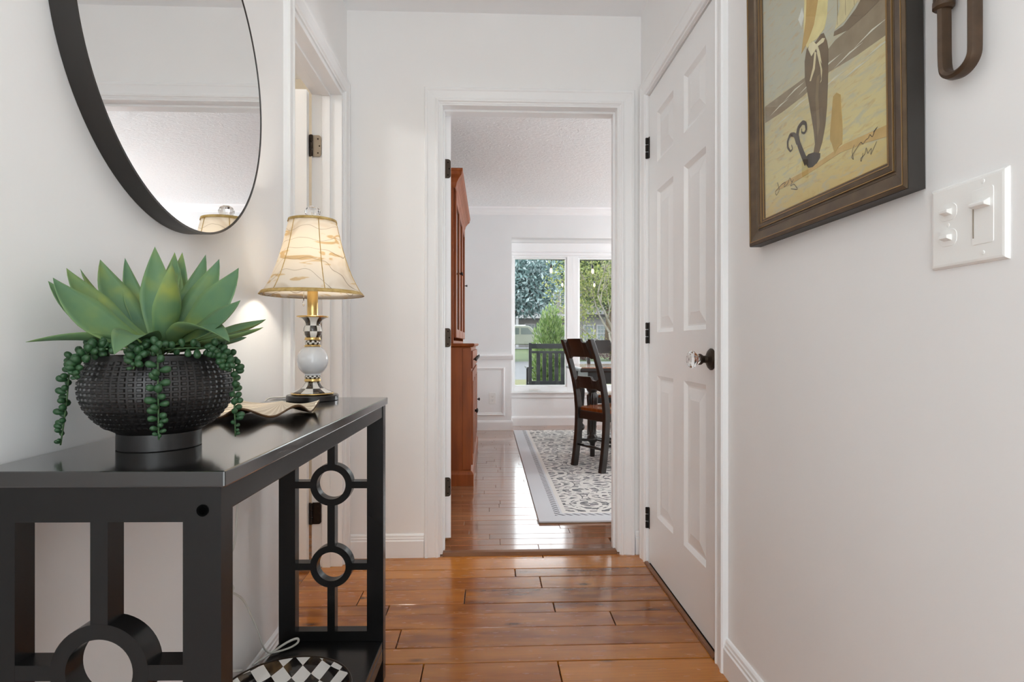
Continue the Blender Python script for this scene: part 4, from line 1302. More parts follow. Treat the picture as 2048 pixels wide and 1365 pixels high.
for cz in (0.0215, -0.0165):
    tg_ = rr(0.031, cz, 0.0165, 0.0125, 0.010, -0.0060, -0.0070, 'toggle_surround')
    ob('toggle', MB().prism([(-0.006, -0.005), (-0.0150, -0.0015), (-0.0150, 0.0030), (-0.006, 0.005)], lambda u, v_, q: (u, 0.031 + q, cz + v_), -0.0075, 0.0075), M['white_plastic'], tg_, bevel=0.0006)
dm = rr(-0.030, 0.003, 0.0175, 0.0385, 0.003, -0.0060, -0.0072, 'dimmer_surround')
ob('slot', MB().box(-0.0079, -0.0060, -0.0160, -0.0145, -0.026, 0.016), M['nickel'], dm)
ob('slider', MB().prism([(-0.0072, 0.014), (-0.0165, 0.0165), (-0.0170, 0.0205), (-0.0072, 0.026)], lambda u, v_, q: (u, -0.030 + q, v_), -0.013, 0.013), M['white_plastic'], dm, bevel=0.0008)
sc_ = MB()
for cy, cz in ((-0.030, 0.0510), (-0.030, -0.0480), (0.031, 0.0025)):
    sc_.lathe([(0.0, -0.0072), (0.0028, -0.0070), (0.0032, -0.0060)], 12, (0, cy, cz), 'X')
ob('screws', sc_, M['white_plastic'], spl)

# ================================================================== DINING ROOM
# ------------------------------------------------------------------ hutch
M['hutch'] = noisy('cherry_wood', g((122, 58, 20)), g((152, 78, 30)), 3, 0.40, stretch=(9, 9, 1), spec=0.3)
M['hutch_dark'] = noisy('cherry_dark', g((88, 46, 22)), g((108, 58, 28)), 3, 0.35, stretch=(9, 9, 1), coat=0.3)
hu = empty('china_hutch', (-0.30, 4.60, DF))
tag(hu, 'tall cherry wood china hutch with glazed upper doors in the dining room', 'cabinet')
hx0, hx1 = -0.55 + 0.30, -0.122 + 0.30      # local x
hy0, hy1 = 3.87 - 4.60, 5.36 - 4.60
pl_ = MB().sweep([(hx0, hy0), (hx1, hy0), (hx1, hy1), (hx0, hy1)], [(0, 0), (-0.020, 0), (-0.020, 0.075), (-0.014, 0.088), (-0.006, 0.096), (0, 0.100)], lambda a, b, q: (a, b, q))
ob('plinth', pl_, M['hutch'], hu)
ob('lower_case', MB().box(hx0, hx1, hy0, hy1, 0.02, 0.922), M['hutch'], hu, bevel=0.004)
ob('corner_stile', MB().box(hx1 - 0.055, hx1 + 0.003, hy0 - 0.004, hy0 + 0.02, 0.10, 0.915), M['hutch'], hu, bevel=0.003)
ob('counter', MB().sweep([(hx0, hy0), (hx1, hy0), (hx1, hy1), (hx0, hy1)], [(0.05, 0.0), (-0.012, 0.0), (-0.024, 0.008), (-0.026, 0.018), (-0.020, 0.024), (0.05, 0.024)], lambda a, b, q: (a, b, 0.922 + q)).box(hx0 + 0.04, hx1 - 0.04, hy0 + 0.04, hy1 - 0.04, 0.922, 0.945), M['hutch'], hu)
nd = 3
seg = (hy1 - hy0 - 0.08) / nd
for i in range(nd):
    y0 = hy0 + 0.04 + i * seg
    for z0, z1 in ((0.775, 0.895),):
        dr = ob('drawer', MB().box(hx1, hx1 + 0.014, y0 + 0.012, y0 + seg - 0.012, z0, z1), M['hutch'], hu, bevel=0.005)
        for yy in (0.28, 0.72):
            ob('knob', MB().lathe([(0.0, 0.0), (0.005, 0.0), (0.005, 0.010), (0.013, 0.016), (0.013, 0.022), (0.0, 0.026)], 14, (hx1 + 0.014, y0 + seg * yy, (z0 + z1) / 2), 'X'), M['bronze_dark'], dr, smooth='auto')
    do = ob('door', MB().box(hx1, hx1 + 0.012, y0 + 0.012, y0 + seg - 0.012, 0.125, 0.755).box(hx1 + 0.012, hx1 + 0.016, y0 + 0.07, y0 + seg - 0.07, 0.19, 0.69), M['hutch'], hu, bevel=0.004)
    ob('knob', MB().lathe([(0.0, 0.0), (0.005, 0.0), (0.005, 0.012), (0.014, 0.018), (0.014, 0.024), (0.0, 0.030)], 14, (hx1 + 0.012, y0 + (seg - 0.035 if i % 2 == 0 else 0.035), 0.44), 'X'), M['bronze_dark'], do, smooth='auto')
ux1 = -0.238 + 0.30
uc = MB().box(hx0, ux1, hy0 + 0.015, hy0 + 0.037, 0.945, 2.02).box(hx0, ux1, hy1 - 0.037, hy1 - 0.015, 0.945, 2.02).box(hx0, hx0 + 0.012, hy0 + 0.037, hy1 - 0.037, 0.945, 2.02).box(hx0, ux1, hy0 + 0.037, hy1 - 0.037, 1.99, 2.02).box(hx0, ux1, hy0 + 0.037, hy1 - 0.037, 0.945, 0.965)
ob('upper_case', uc, M['hutch'], hu, bevel=0.002)
for z in (1.30, 1.62):
    ob('shelf', MB().box(hx0 + 0.012, ux1 - 0.02, hy0 + 0.037, hy1 - 0.037, z, z + 0.018), M['hutch'], hu)
for i in range(3):
    y0 = hy0 + 0.045 + i * seg
    a0, a1 = y0 + 0.006, y0 + seg - 0.016
    dd = ob('glass_door', MB().box(ux1, ux1 + 0.018, a0, a0 + 0.05, 0.985, 1.975).box(ux1, ux1 + 0.018, a1 - 0.05, a1, 0.985, 1.975).box(ux1, ux1 + 0.018, a0 + 0.05, a1 - 0.05, 0.985, 1.045).box(ux1, ux1 + 0.018, a0 + 0.05, a1 - 0.05, 1.905, 1.975), M['hutch'], hu, bevel=0.003)
    ob('pane', MB().box(ux1 + 0.006, ux1 + 0.010, a0 + 0.05, a1 - 0.05, 1.045, 1.905), M['pane'], dd)
    ob('knob', MB().lathe([(0.0, 0.0), (0.004, 0.0), (0.004, 0.012), (0.010, 0.017), (0.010, 0.022), (0.0, 0.026)], 14, (ux1 + 0.018, a1 - 0.025 if i % 2 == 0 else a0 + 0.025, 1.47), 'X'), M['bronze_dark'], dd, smooth='auto')
ob('crown', MB().sweep([(hx0, hy0 + 0.015), (ux1 + 0.010, hy0 + 0.015), (ux1 + 0.010, hy1 - 0.015), (hx0, hy1 - 0.015)], [(0.02, 0.0), (-0.004, 0.0), (-0.010, 0.014), (-0.014, 0.034), (-0.030, 0.060), (-0.048, 0.080), (-0.050, 0.098), (-0.054, 0.104), (-0.054, 0.118), (0.02, 0.118)], lambda a, b, q: (a, b, 1.985 + q)), M['hutch'], hu)
ob('crown_top', MB().box(hx0, ux1, hy0 + 0.03, hy1 - 0.03, 2.09, 2.10), M['hutch_dark'], hu)

# ------------------------------------------------------------------ outlet on the far wall
ou = empty('wall_outlet', (0.038, DY1 - 0.002, 0.358))
tag(ou, 'white duplex outlet in the far dining room wainscot', 'outlet')
ob('plate', MB().prism(arc_corners(-0.037, 0.037, -0.061, 0.061, 0.004), lambda u, v_, q: (u, q, v_), 0.0, -0.006), M['white_plastic'], ou, bevel=0.001)
for z in (0.020, -0.020):
    rc = ob('receptacle', MB().prism(arc_corners(-0.016, 0.016, z - 0.014, z + 0.014, 0.008), lambda u, v_, q: (u, q, v_), -0.006, -0.008), M['white_plastic'], ou)
    ob('slots', MB().box(-0.007, -0.005, -0.0085, -0.008, z - 0.002, z + 0.007).box(0.005, 0.007, -0.0085, -0.008, z - 0.002, z + 0.007).box(-0.002, 0.002, -0.0085, -0.008, z - 0.010, z - 0.006), M['dark'], rc)

# ------------------------------------------------------------------ rug
m = M['rug'] = mat('rug_pile', g((214, 210, 204)), 0.95, spec=0.1, Sheen_Weight=0.2)
t = NT(m)
tc = t.n('TexCoord')
s = t.n('SeparateXYZ')
t.l(tc.outputs['Object'], s.inputs[0])
X, Y = s.outputs[0], s.outputs[1]
cream, inkc, greyb = g((226, 223, 219)), g((48, 50, 60)), g((208, 209, 213))
edge = t.math('MINIMUM', X, Y)                       # distance from the left and near edges
def lattice(ox, oy, p, r, w_):
    fx = t.math('SUBTRACT', t.math('FRACT', t.math('DIVIDE', t.math('ADD', X, ox), p)), 0.5)
    fy = t.math('SUBTRACT', t.math('FRACT', t.math('DIVIDE', t.math('ADD', Y, oy), p)), 0.5)
    d = t.math('SQRT', t.math('ADD', t.math('MULTIPLY', fx, fx), t.math('MULTIPLY', fy, fy)))
    return t.math('LESS_THAN', t.math('ABSOLUTE', t.math('SUBTRACT', d, r)), w_), d, fx, fy
r1, d1_, fx1, fy1 = lattice(0, 0, 0.32, 0.40, 0.035)
r2, d2_, _, _ = lattice(0.16, 0.16, 0.32, 0.40, 0.035)
r3, d3_, _, _ = lattice(0, 0, 0.32, 0.20, 0.03)
r4, d4_, _, _ = lattice(0.16, 0.16, 0.32, 0.20, 0.03)
white_rings = t.math('MAXIMUM', t.math('MAXIMUM', r1, r2), t.math('MAXIMUM', r3, r4))
def dashes(sx_, sy_, rot, thr, sc):
    vo = t.n('TexVoronoi')
    t.l(t.coords((sx_, sy_, 1), rot=(0, 0, rot)), vo.inputs['Vector'])
    vo.inputs['Scale'].default_value = sc
    return t.math('LESS_THAN', vo.outputs['Distance'], thr)
da = dashes(1, 3.6, 0.6, 0.56, 14)
db = dashes(1, 3.6, -0.7, 0.56, 14)
sel = t.math('GREATER_THAN', t.math('MULTIPLY', fx1, fy1), 0.0)
dash = t.math('ADD', t.math('MULTIPLY', da, sel), t.math('MULTIPLY', db, t.math('SUBTRACT', 1.0, sel)))
outl = t.math('LESS_THAN', t.math('ABSOLUTE', t.math('SUBTRACT', d1_, 0.45)), 0.012)
outl2 = t.math('LESS_THAN', t.math('ABSOLUTE', t.math('SUBTRACT', d2_, 0.34)), 0.012)
brk = t.math('GREATER_THAN', t.noise(t.coords((1, 1, 1)), 26, 2), 0.50)
dark = t.math('MAXIMUM', t.math('MULTIPLY', dash, t.math('SUBTRACT', 1.0, white_rings)), t.math('MULTIPLY', t.math('MAXIMUM', outl, outl2), brk))
field = t.math('GREATER_THAN', edge, 0.165)
tick_zone = t.math('MULTIPLY', t.math('GREATER_THAN', edge, 0.095), t.math('LESS_THAN', edge, 0.128))
along = t.math('ADD', X, Y)
ticks = t.math('MULTIPLY', tick_zone, t.math('GREATER_THAN', t.math('FRACT', t.math('MULTIPLY', along, 24.0)), 0.60))
dark = t.math('MAXIMUM', t.math('MULTIPLY', dark, field), ticks)
nfac = t.ramp(t.noise(t.coords((1, 1, 1)), 2.2, 3), [(0.35, (0, 0, 0)), (0.7, (0.5, 0.5, 0.5))])
base = t.mix(nfac, cream, g((214, 207, 200)))
base = t.mix(t.math('LESS_THAN', edge, 0.14), base, greyb)
t.l(t.mix(t.math('MULTIPLY', dark, 0.88), base, inkc), t.b.inputs['Base Color'])
hgt = t.math('ADD', t.math('MULTIPLY', t.noise(t.coords((1, 1, 1)), 260, 2), 0.5), t.math('MULTIPLY', dark, -0.8))
t.bump(hgt, 0.5, 0.003)
rugE = empty('area_rug', (0.262, 3.030, DF))
tag(rugE, 'cream area rug with dark interlaced ring pattern under the dining table', 'rug')
ob('pile', MB().box(0.0, 2.45, 0.0, 3.20, 0.003, 0.013), M['rug'], rugE, bevel=0.003)
ob('binding', MB().box(0.004, 2.446, 0.004, 3.196, 0.0, 0.0035), noisy('rug_backing', g((150, 132, 106)), g((170, 150, 120)), 60, 0.9), rugE)

# ------------------------------------------------------------------ dining chairs
M['seat_wood'] = noisy('seat_wood', g((120, 58, 24)), g((168, 92, 40)), 4, 0.25, stretch=(10, 1, 1), coat=0.5, coat_rough=0.1)
def chair_parts(root):
    def post(sx):
        cl = [(0.000, -0.232, 0.0), (0, -0.215, 0.10), (0, -0.197, 0.25), (0, -0.190, 0.42), (0, -0.200, 0.52), (0, -0.232, 0.68), (0, -0.285, 0.84), (0, -0.335, 0.962)]
        P = smooth_path([(sx * 0.163, y_, z_) for _, y_, z_ in cl], 2, 4)
        vs, fs = [], []
        n = len(P)
        for i, p in enumerate(P):
            tp = 0.020 if i < n * 0.55 else 0.020 - 0.003 * (i / n)
            for dx, dy in ((-1, -1), (1, -1), (1, 1), (-1, 1)):
                vs.append((p.x + dx * tp * 0.95, p.y + dy * tp * 1.15, p.z))
        for i in range(n - 1):
            for e in range(4):
                fs.append((i * 4 + e, i * 4 + (e + 1) % 4, i * 4 + 4 + (e + 1) % 4, i * 4 + 4 + e))
        fs += [(3, 2, 1, 0), tuple((n - 1) * 4 + e for e in range(4))]
        return MB().add(vs, fs)
    for sx in (-1, 1):
        ob('back_post', post(sx), M['chair_black'], root, bevel=0.004)
    def rail(zb, zt, yb, yt, th=0.011, dip=0.030, low=0.014):
        pts_t, pts_b = [], []
        n = 24
        for k in range(n + 1):
            u = -1 + 2 * k / n
            x = 0.150 * u
            au = abs(u)
            zt_ = zt - (0.0 if au < 0.52 else dip * math.sin(min(1, (au - 0.52) / 0.12) * PI / 2) if au < 0.86 else dip * (1 - 0.55 * min(1, (au - 0.86) / 0.10)))
            zb_ = zb + (0.0 if au > 0.80 else low * math.sin(min(1, (0.80 - au) / 0.16) * PI / 2))
            bow = -0.026 * (1 - u * u)
            pts_t.append((x, bow, zt_))
            pts_b.append((x, bow, zb_))
        vs, fs = [], []
        for (x, b, z_t), (_, _, z_b) in zip(pts_t, pts_b):
            f0 = yb + (yt - yb) * 0
            for z, yy in ((z_b, yb), (z_t, yt)):
                vs += [(x, yy + b - th, z), (x, yy + b + th, z)]
        for k in range(n):
            a, b = k * 4, k * 4 + 4
            fs += [(a, b, b + 2, a + 2), (a + 1, a + 3, b + 3, b + 1), (a + 2, b + 2, b + 3, a + 3), (a, a + 1, b + 1, b)]
        fs += [(0, 2, 3, 1), (n * 4, n * 4 + 1, n * 4 + 3, n * 4 + 2)]
        return MB().add(vs, fs)
    ob('crest_rail', rail(0.820, 0.968, -0.283, -0.335), M['chair_black'], root, bevel=0.002)
    ob('back_rail', rail(0.585, 0.690, -0.212, -0.238), M['chair_black'], root, bevel=0.002)
    # saddle seat
    NX, NY = 18, 18
    vs, fs = [], []
    for jy in range(NY + 1):
        v_ = jy / NY
        for ix in range(NX + 1):
            u = -1 + 2 * ix / NX
            y_ = -0.185 + 0.41 * v_
            hw_ = 0.178 + 0.045 * math.sin(v_ * PI / 2)
            x = hw_ * u
            if v_ > 0.8:
                y_ -= 0.03 * u * u * (v_ - 0.8) / 0.2
            dz = -0.010 * max(0, 1 - u * u) * max(0, math.sin(min(1, v_ * 1.15) * PI)) ** 0.6
            edge_ = min(1 - abs(u), v_, 1 - v_)
            rnd = -0.006 * max(0, 1 - edge_ / 0.06) ** 2
            vs.append((x, y_, 0.452 + dz + rnd))
    for jy in range(NY):
        for ix in range(NX):
            a = jy * (NX + 1) + ix
            fs.append((a, a + 1, a + NX + 2, a + NX + 1))
    n1 = len(vs)
    vs += [(x * 0.985, y_ * 0.985, 0.424) for x, y_, z in vs]
    fs += [tuple(n1 + i for i in reversed(f_)) for f_ in fs]
    W1 = NX + 1
    loop = [i for i in range(W1)] + [jy * W1 + NX for jy in range(1, NY + 1)] + [NY * W1 + i for i in range(NX - 1, -1, -1)] + [jy * W1 for jy in range(NY - 1, 0, -1)]
    for a, b in zip(loop, loop[1:] + loop[:1]):
        fs.append((a, n1 + a, n1 + b, b))
    so = ob('seat', MB().add(vs, fs), M['seat_wood'], root, smooth='auto')
    so['label'] = 'brown saddle-shaped wooden seat'
    ap = MB().box(-0.160, 0.160, -0.200, -0.178, 0.360, 0.424).box(-0.190, 0.190, 0.178, 0.198, 0.365, 0.424)
    ob('seat_apron', ap, M['chair_black'], root, bevel=0.003)
    for sx in (-1, 1):
        ob('seat_apron', MB().prism([(sx * 0.155, -0.18), (sx * 0.175, -0.18), (sx * 0.200, 0.18), (sx * 0.180, 0.18)], lambda u, v_, q: (u, v_, q), 0.362, 0.424), M['chair_black'], root, bevel=0.002)
        ob('front_leg', MB().lathe([(0.0, 0.0), (0.013, 0.0), (0.015, 0.03), (0.021, 0.10), (0.017, 0.12), (0.023, 0.145), (0.018, 0.165), (0.023, 0.26), (0.020, 0.34), (0.024, 0.36), (0.024, 0.42), (0.0, 0.42)], 16, (sx * 0.182, 0.175, 0)), M['chair_black'], root, smooth='auto')
        ob('stretcher', MB().tube([(sx * 0.163, -0.205, 0.19), (sx * 0.178, 0.0, 0.175), (sx * 0.182, 0.172, 0.165)], [0.009, 0.013, 0.009], 10), M['chair_black'], root, smooth=True)
    ob('stretcher', MB().tube([(-0.176, -0.01, 0.175), (0, -0.01, 0.180), (0.176, -0.01, 0.175)], [0.009, 0.014, 0.009], 10), M['chair_black'], root, smooth=True)
    ob('stretcher', MB().tube([(-0.160, -0.205, 0.16), (0, -0.205, 0.163), (0.160, -0.205, 0.16)], [0.008, 0.011, 0.008], 10), M['chair_black'], root, smooth=True)
RUGZ = DF + 0.013
CA = math.atan2(0.30, 0.165)
ch1 = empty('dining_chair', (0.748 + 0.214 * math.sin(CA), 4.290 + 0.214 * math.cos(CA), RUGZ), math.atan2(0.165, 0.30) - PI / 2)
tag(ch1, 'black ladder-back dining chair with a brown wooden seat at the table end', 'chair', 'dining chairs around the table')
chair_parts(ch1)
def copy_thing(src, name, loc, rz, label, group=None):
    r = src.copy()
    r.name = name
    COL.objects.link(r)
    r.location = loc
    r.rotation_euler = (0, 0, rz)
    r['label'] = label
    if group:
        r['group'] = group
    for c in list(src.children):
        c2 = c.copy()
        COL.objects.link(c2)
        c2.parent = r
        for gch in list(c.children):
            g2 = gch.copy()
            COL.objects.link(g2)
            g2.parent = c2
    return r
copy_thing(ch1, 'dining_chair', (1.180, 5.640, RUGZ), PI, 'black ladder-back dining chair on the far side of the table by the window')
copy_thing(ch1, 'dining_chair', (1.540, 4.440, RUGZ), 0.0, 'black ladder-back dining chair on the near side of the table')

# ------------------------------------------------------------------ dining table
dt = empty('dining_table', (1.70, 5.090, RUGZ))
tag(dt, 'dining table with brown wood top and fluted black turned legs', 'table')
tx, ty = 0.955, 0.430
ob('table_top', MB().box(-tx, tx, -ty, ty, 0.712, 0.738), M['seat_wood'], dt, bevel=0.008)
ob('top_edge', MB().sweep([(-tx, -ty), (tx, -ty), (tx, ty), (-tx, ty)], [(0.02, 0.700), (-0.004, 0.700), (-0.009, 0.708), (-0.009, 0.722), (-0.003, 0.732), (0.02, 0.732)], lambda a, b, q: (a, b, q), closed=True), M['chair_black'], dt)
ob('apron', MB().box(-tx + 0.10, tx - 0.10, -ty + 0.075, -ty + 0.10, 0.60, 0.70).box(-tx + 0.10, tx - 0.10, ty - 0.10, ty - 0.075, 0.60, 0.70).box(-tx + 0.075, -tx + 0.10, -ty + 0.075, ty - 0.075, 0.60, 0.70).box(tx - 0.10, tx - 0.075, -ty + 0.075, ty - 0.075, 0.60, 0.70), M['chair_black'], dt)
LEG = [(0.0, 0.0), (0.020, 0.0), (0.021, 0.10), (0.024, 0.115), (0.040, 0.128), (0.046, 0.145), (0.044, 0.165), (0.030, 0.180), (0.026, 0.190), (0.030, 0.200)]
for k in range(12):
    LEG.append((0.030 + 0.018 * k / 11, 0.205 + 0.30 * k / 11))
LEG += [(0.040, 0.515), (0.034, 0.530), (0.046, 0.545), (0.050, 0.560), (0.046, 0.575), (0.040, 0.585), (0.0, 0.590)]
def fluted(prof, seg=64):
    vs, fs = [], []
    for r, z in prof:
        fl = 0.14 if 0.205 <= z <= 0.505 else 0.0
        for k in range(seg):
            a = 2 * PI * k / seg
            rr_ = r * (1 - fl * (0.5 + 0.5 * math.cos(a * 14)))
            vs.append((rr_ * math.cos(a), rr_ * math.sin(a), z))
    for i in range(len(prof) - 1):
        for k in range(seg):
            fs.append((i * seg + k, i * seg + (k + 1) % seg, (i + 1) * seg + (k + 1) % seg, (i + 1) * seg + k))
    return MB().add(vs, fs)
leg_me = fluted(LEG).box(-0.045, 0.045, -0.045, 0.045, 0.588, 0.702).mesh('leg')
leg_me.materials.append(M['chair_black'])
leg_me.shade_smooth()
leg_me.set_sharp_from_angle(angle=math.radians(50))
for sx in (-1, 1):
    for sy in (-1, 1):
        o = bpy.data.objects.new('leg', leg_me)
        COL.objects.link(o)
        o.parent = dt
        o.location = (sx * (tx - 0.108), sy * (ty - 0.10), 0)
# centrepiece
cp = empty('centerpiece', (1.26, 5.06, RUGZ + 0.738))
tag(cp, 'low leafy centerpiece in a bowl on the dining table', 'plant')
ob('bowl', MB().lathe([(0.0, 0.0), (0.07, 0.0), (0.12, 0.03), (0.15, 0.07), (0.145, 0.07), (0.11, 0.035), (0.0, 0.02)], 32), M['chair_black'], cp, smooth='auto')

def leaf_cloud(blobs, n, size, seed, up=0.2, aspect=2.2, jitter=0.4, shell=0.55):
    """n folded leaves spread through ellipsoid blobs (x,y,z,rx,ry,rz); real size"""
    rnd = random.Random(seed)
    vs, fs = [], []
    wts = [b[3] * b[4] * b[5] for b in blobs]
    tot = sum(wts)
    for b, w_ in zip(blobs, wts):
        for _ in range(max(1, int(n * w_ / tot))):
            while True:
                d = Vector((rnd.uniform(-1, 1), rnd.uniform(-1, 1), rnd.uniform(-1, 1)))
                if 0.05 < d.length < 1:
                    break
            rad = shell + (1 - shell) * rnd.random()
            dn = d.normalized() * rad
            p = Vector((b[0] + dn.x * b[3], b[1] + dn.y * b[4], b[2] + dn.z * b[5]))
            ax = (d.normalized() * 0.6 + Vector((rnd.uniform(-1, 1), rnd.uniform(-1, 1), rnd.uniform(-1, 1))) * jitter + Vector((0, 0, up))).normalized()
            sd_ = ax.cross(Vector((rnd.uniform(-1, 1), rnd.uniform(-1, 1), rnd.uniform(-1, 1)))).normalized()
            nn = ax.cross(sd_)
            s_ = size * rnd.uniform(0.7, 1.3)
            L, W_ = s_, s_ / aspect
            o = len(vs)
            vs += [p, p + ax * L * 0.5 + sd_ * W_ * 0.5 + nn * W_ * 0.15, p + ax * L, p + ax * L * 0.5 - sd_ * W_ * 0.5 + nn * W_ * 0.15]
            fs += [(o, o + 1, o + 2), (o, o + 2, o + 3)]
    me = bpy.data.meshes.new('foliage')
    me.from_pydata([tuple(v_) for v_ in vs], [], fs)
    return me
EXT = 0.5
def leaf_mat(name, c0, c1, c2, scale=3.0, trans=0.3, k=EXT):
    c0, c1, c2 = [tuple(q * k * (0.72 if k != 1.0 else 1.0) for q in c) for c in (c0, c1, c2)]
    m = bpy.data.materials.new(name)
    m.use_nodes = True
    t = NT(m)
    geo = t.n('NewGeometry')
    col = t.ramp(geo.outputs['Random Per Island'], [(0.0, c0), (0.5, c1), (1.0, c2)])
    n_ = t.t.nodes
    tr_ = n_.new('ShaderNodeBsdfTranslucent')
    mx = n_.new('ShaderNodeMixShader')
    mx.inputs[0].default_value = trans
    t.l(col, t.b.inputs['Base Color'])
    t.l(col, tr_.inputs[0])
    t.b.inputs['Roughness'].default_value = 0.45
    t.l(t.b.outputs[0], mx.inputs[1])
    t.l(tr_.outputs[0], mx.inputs[2])
    t.l(mx.outputs[0], n_['Material Output'].inputs[0])
    return m
fo_ = ob('foliage', leaf_cloud([(0, 0, 0.135, 0.17, 0.14, 0.05)], 420, 0.06, 3), leaf_mat('centre_leaf', g((60, 74, 44)), g((100, 112, 70)), g((150, 150, 120)), k=1.0), cp)
fo_['kind'] = 'stuff'

# ------------------------------------------------------------------ unseen lamps added to brighten the hall, dining room and side room
M['opal'] = mat('opal_glass', (0.95, 0.93, 0.9), 0.4, Emission_Color=(1, 0.94, 0.85, 1), Emission_Strength=2.0)
def added_ceiling_lamp(x, y, energy, label, color=(1.0, 0.98, 0.955)):
    e = empty('added_ceiling_light', (x, y, CH))
    tag(e, label, 'ceiling light', 'added unseen ceiling lights')
    ob('canopy', MB().lathe([(0.0, 0.0), (0.15, 0.0), (0.15, -0.02), (0.0, -0.02)], 32), M['nickel'], e, smooth='auto')
    ob('diffuser', MB().lathe([(0.14, -0.02), (0.135, -0.045), (0.10, -0.075), (0.05, -0.09), (0.0, -0.093)], 32, cap=False), M['opal'], e, smooth=True)
    light('added_ceiling_bulb', 'POINT', (x, y, CH - 0.16), energy, color, radius=0.11)
added_ceiling_lamp(0.03, 0.80, HALL_FILL, 'added unseen fill lamp on the hall ceiling above the console table')
for px_, py_, lb_ in ((2.75, 4.10, 'added unseen fill pendant nearer the doorway side of the dining room'), (2.75, 5.60, 'added unseen fill pendant nearer the window bay of the dining room')):
    pe = empty('added_pendant_light', (px_, py_, CH))  # pendants added out of view to lift the dining ceiling and walls
    tag(pe, lb_, 'pendant light', 'added unseen fill pendants')
    ob('canopy', MB().lathe([(0.0, 0.0), (0.06, 0.0), (0.055, -0.025), (0.0, -0.03)], 24), M['nickel'], pe, smooth='auto')
    ob('rod', MB().tube([(0, 0, -0.02), (0, 0, -0.80)], 0.006, 8), M['nickel'], pe)
    ob('globe', MB().lathe([(0.0, -0.80), (0.03, -0.805), (0.09, -0.84), (0.12, -0.90), (0.12, -0.94), (0.10, -0.97)], 28, cap=False), M['opal'], pe, smooth=True)
    light('added_pendant_bulb', 'POINT', (px_, py_, CH - 1.08), DINING_FILL, (0.95, 0.98, 1.0), radius=0.10)
added_ceiling_lamp(-1.7, 1.9, 26.0, 'added unseen fill lamp on the side room ceiling')  # added to brighten the left door and its jamb

# ================================================================== OUTDOORS
def sc(c, k):
    return tuple(q * k * 0.68 for q in g(c))
M['grass'] = noisy('lawn', sc((96, 136, 62), .28), sc((150, 172, 92), .28), 1.4, 0.9, 0.4, bscale=40)
M['road'] = noisy('pale_asphalt', sc((190, 192, 196), .26), sc((206, 207, 210), .26), 2, 0.9)
M['dirt'] = noisy('dry_grass', sc((176, 176, 110), .28), sc((196, 196, 124), .28), 3, 0.9)
M['porch'] = noisy('porch_concrete', sc((176, 172, 166), .4), sc((190, 186, 180), .4), 2, 0.8)
def strip(name, y0, z0, y1, z1, m_, label):
    return struct(name, MB().add([(-60, y0, z0), (70, y0, z0), (70, y1, z1), (-60, y1, z1), (-60, y0, z0 - 0.3), (70, y0, z0 - 0.3), (70, y1, z1 - 0.3), (-60, y1, z1 - 0.3)], [(0, 1, 2, 3), (4, 7, 6, 5), (0, 4, 5, 1), (1, 5, 6, 2), (2, 6, 7, 3), (3, 7, 4, 0)]), m_, label)
struct('porch_floor', MB().box(-4.0, 6.0, DYB + 0.14, 9.3, -0.4, -0.02), M['porch'], 'pale porch floor outside the bay window')
strip('ground_1', 6.9, -0.42, 14.0, -0.32, M['grass'], 'near lawn in front of the porch')
strip('ground_2', 14.0, -0.32, 19.6, -0.26, M['dirt'], 'yellowish strip of dry grass before the road')
strip('ground_3', 19.6, -0.26, 31.0, 0.00, M['road'], 'pale grey road across the view')
strip('ground_4', 31.0, 0.00, 47.0, 0.52, M['grass'], 'green lawn beyond the road')
strip('ground_5', 47.0, 0.52, 110.0, 0.9, M['road'], 'driveway and yard in front of the far house')
# porch rocker
M['rocker'] = noisy('rocker_black', (0.006, 0.0068, 0.008), (0.010, 0.011, 0.013), 10, 0.45)
rk = empty('porch_rocker', (0.885, 8.15, -0.02))
tag(rk, 'black slatted wooden rocker on the porch outside the window', 'chair')
rk.rotation_euler = (0, 0, 0)
RW = 0.305
for sx in (-1, 1):
    ob('back_post', MB().box(sx * RW - 0.022, sx * RW + 0.022, -0.02, 0.02, 0.10, 0.985), M['rocker'], rk, bevel=0.004)
    ob('front_post', MB().box(sx * RW - 0.022, sx * RW + 0.022, 0.50, 0.54, 0.08, 0.62), M['rocker'], rk, bevel=0.004)
    ob('arm', MB().box(sx * RW - 0.045, sx * RW + 0.045, 0.0, 0.58, 0.62, 0.645), M['rocker'], rk, bevel=0.006)
    ob('runner', MB().prism([(-0.20, 0.075), (0.0, 0.025), (0.25, 0.010), (0.55, 0.025), (0.70, 0.075), (0.70, 0.105), (0.55, 0.06), (0.25, 0.045), (0.0, 0.06), (-0.20, 0.105)], lambda u, v_, q: (q, u, v_ - 0.01), sx * RW - 0.015, sx * RW + 0.015), M['rocker'], rk)
ob('top_rail', MB().box(-RW + 0.022, RW - 0.022, -0.016, 0.016, 0.905, 0.975), M['rocker'], rk, bevel=0.004)
ob('slat_rail', MB().box(-RW + 0.022, RW - 0.022, -0.016, 0.016, 0.840, 0.872), M['rocker'], rk, bevel=0.003)
ob('slat_rail', MB().box(-RW + 0.022, RW - 0.022, -0.016, 0.016, 0.40, 0.45), M['rocker'], rk, bevel=0.003)
for k in range(6):
    xs_ = -RW + 0.088 + k * 0.0855
    ob('slat', MB().box(xs_, xs_ + 0.052, -0.009, 0.009, 0.448, 0.842), M['rocker'], rk, bevel=0.002)
for k in range(6):
    ob('seat_slat', MB().box(-RW, RW, 0.03 + k * 0.085, 0.10 + k * 0.085, 0.385, 0.403), M['rocker'], rk, bevel=0.002)
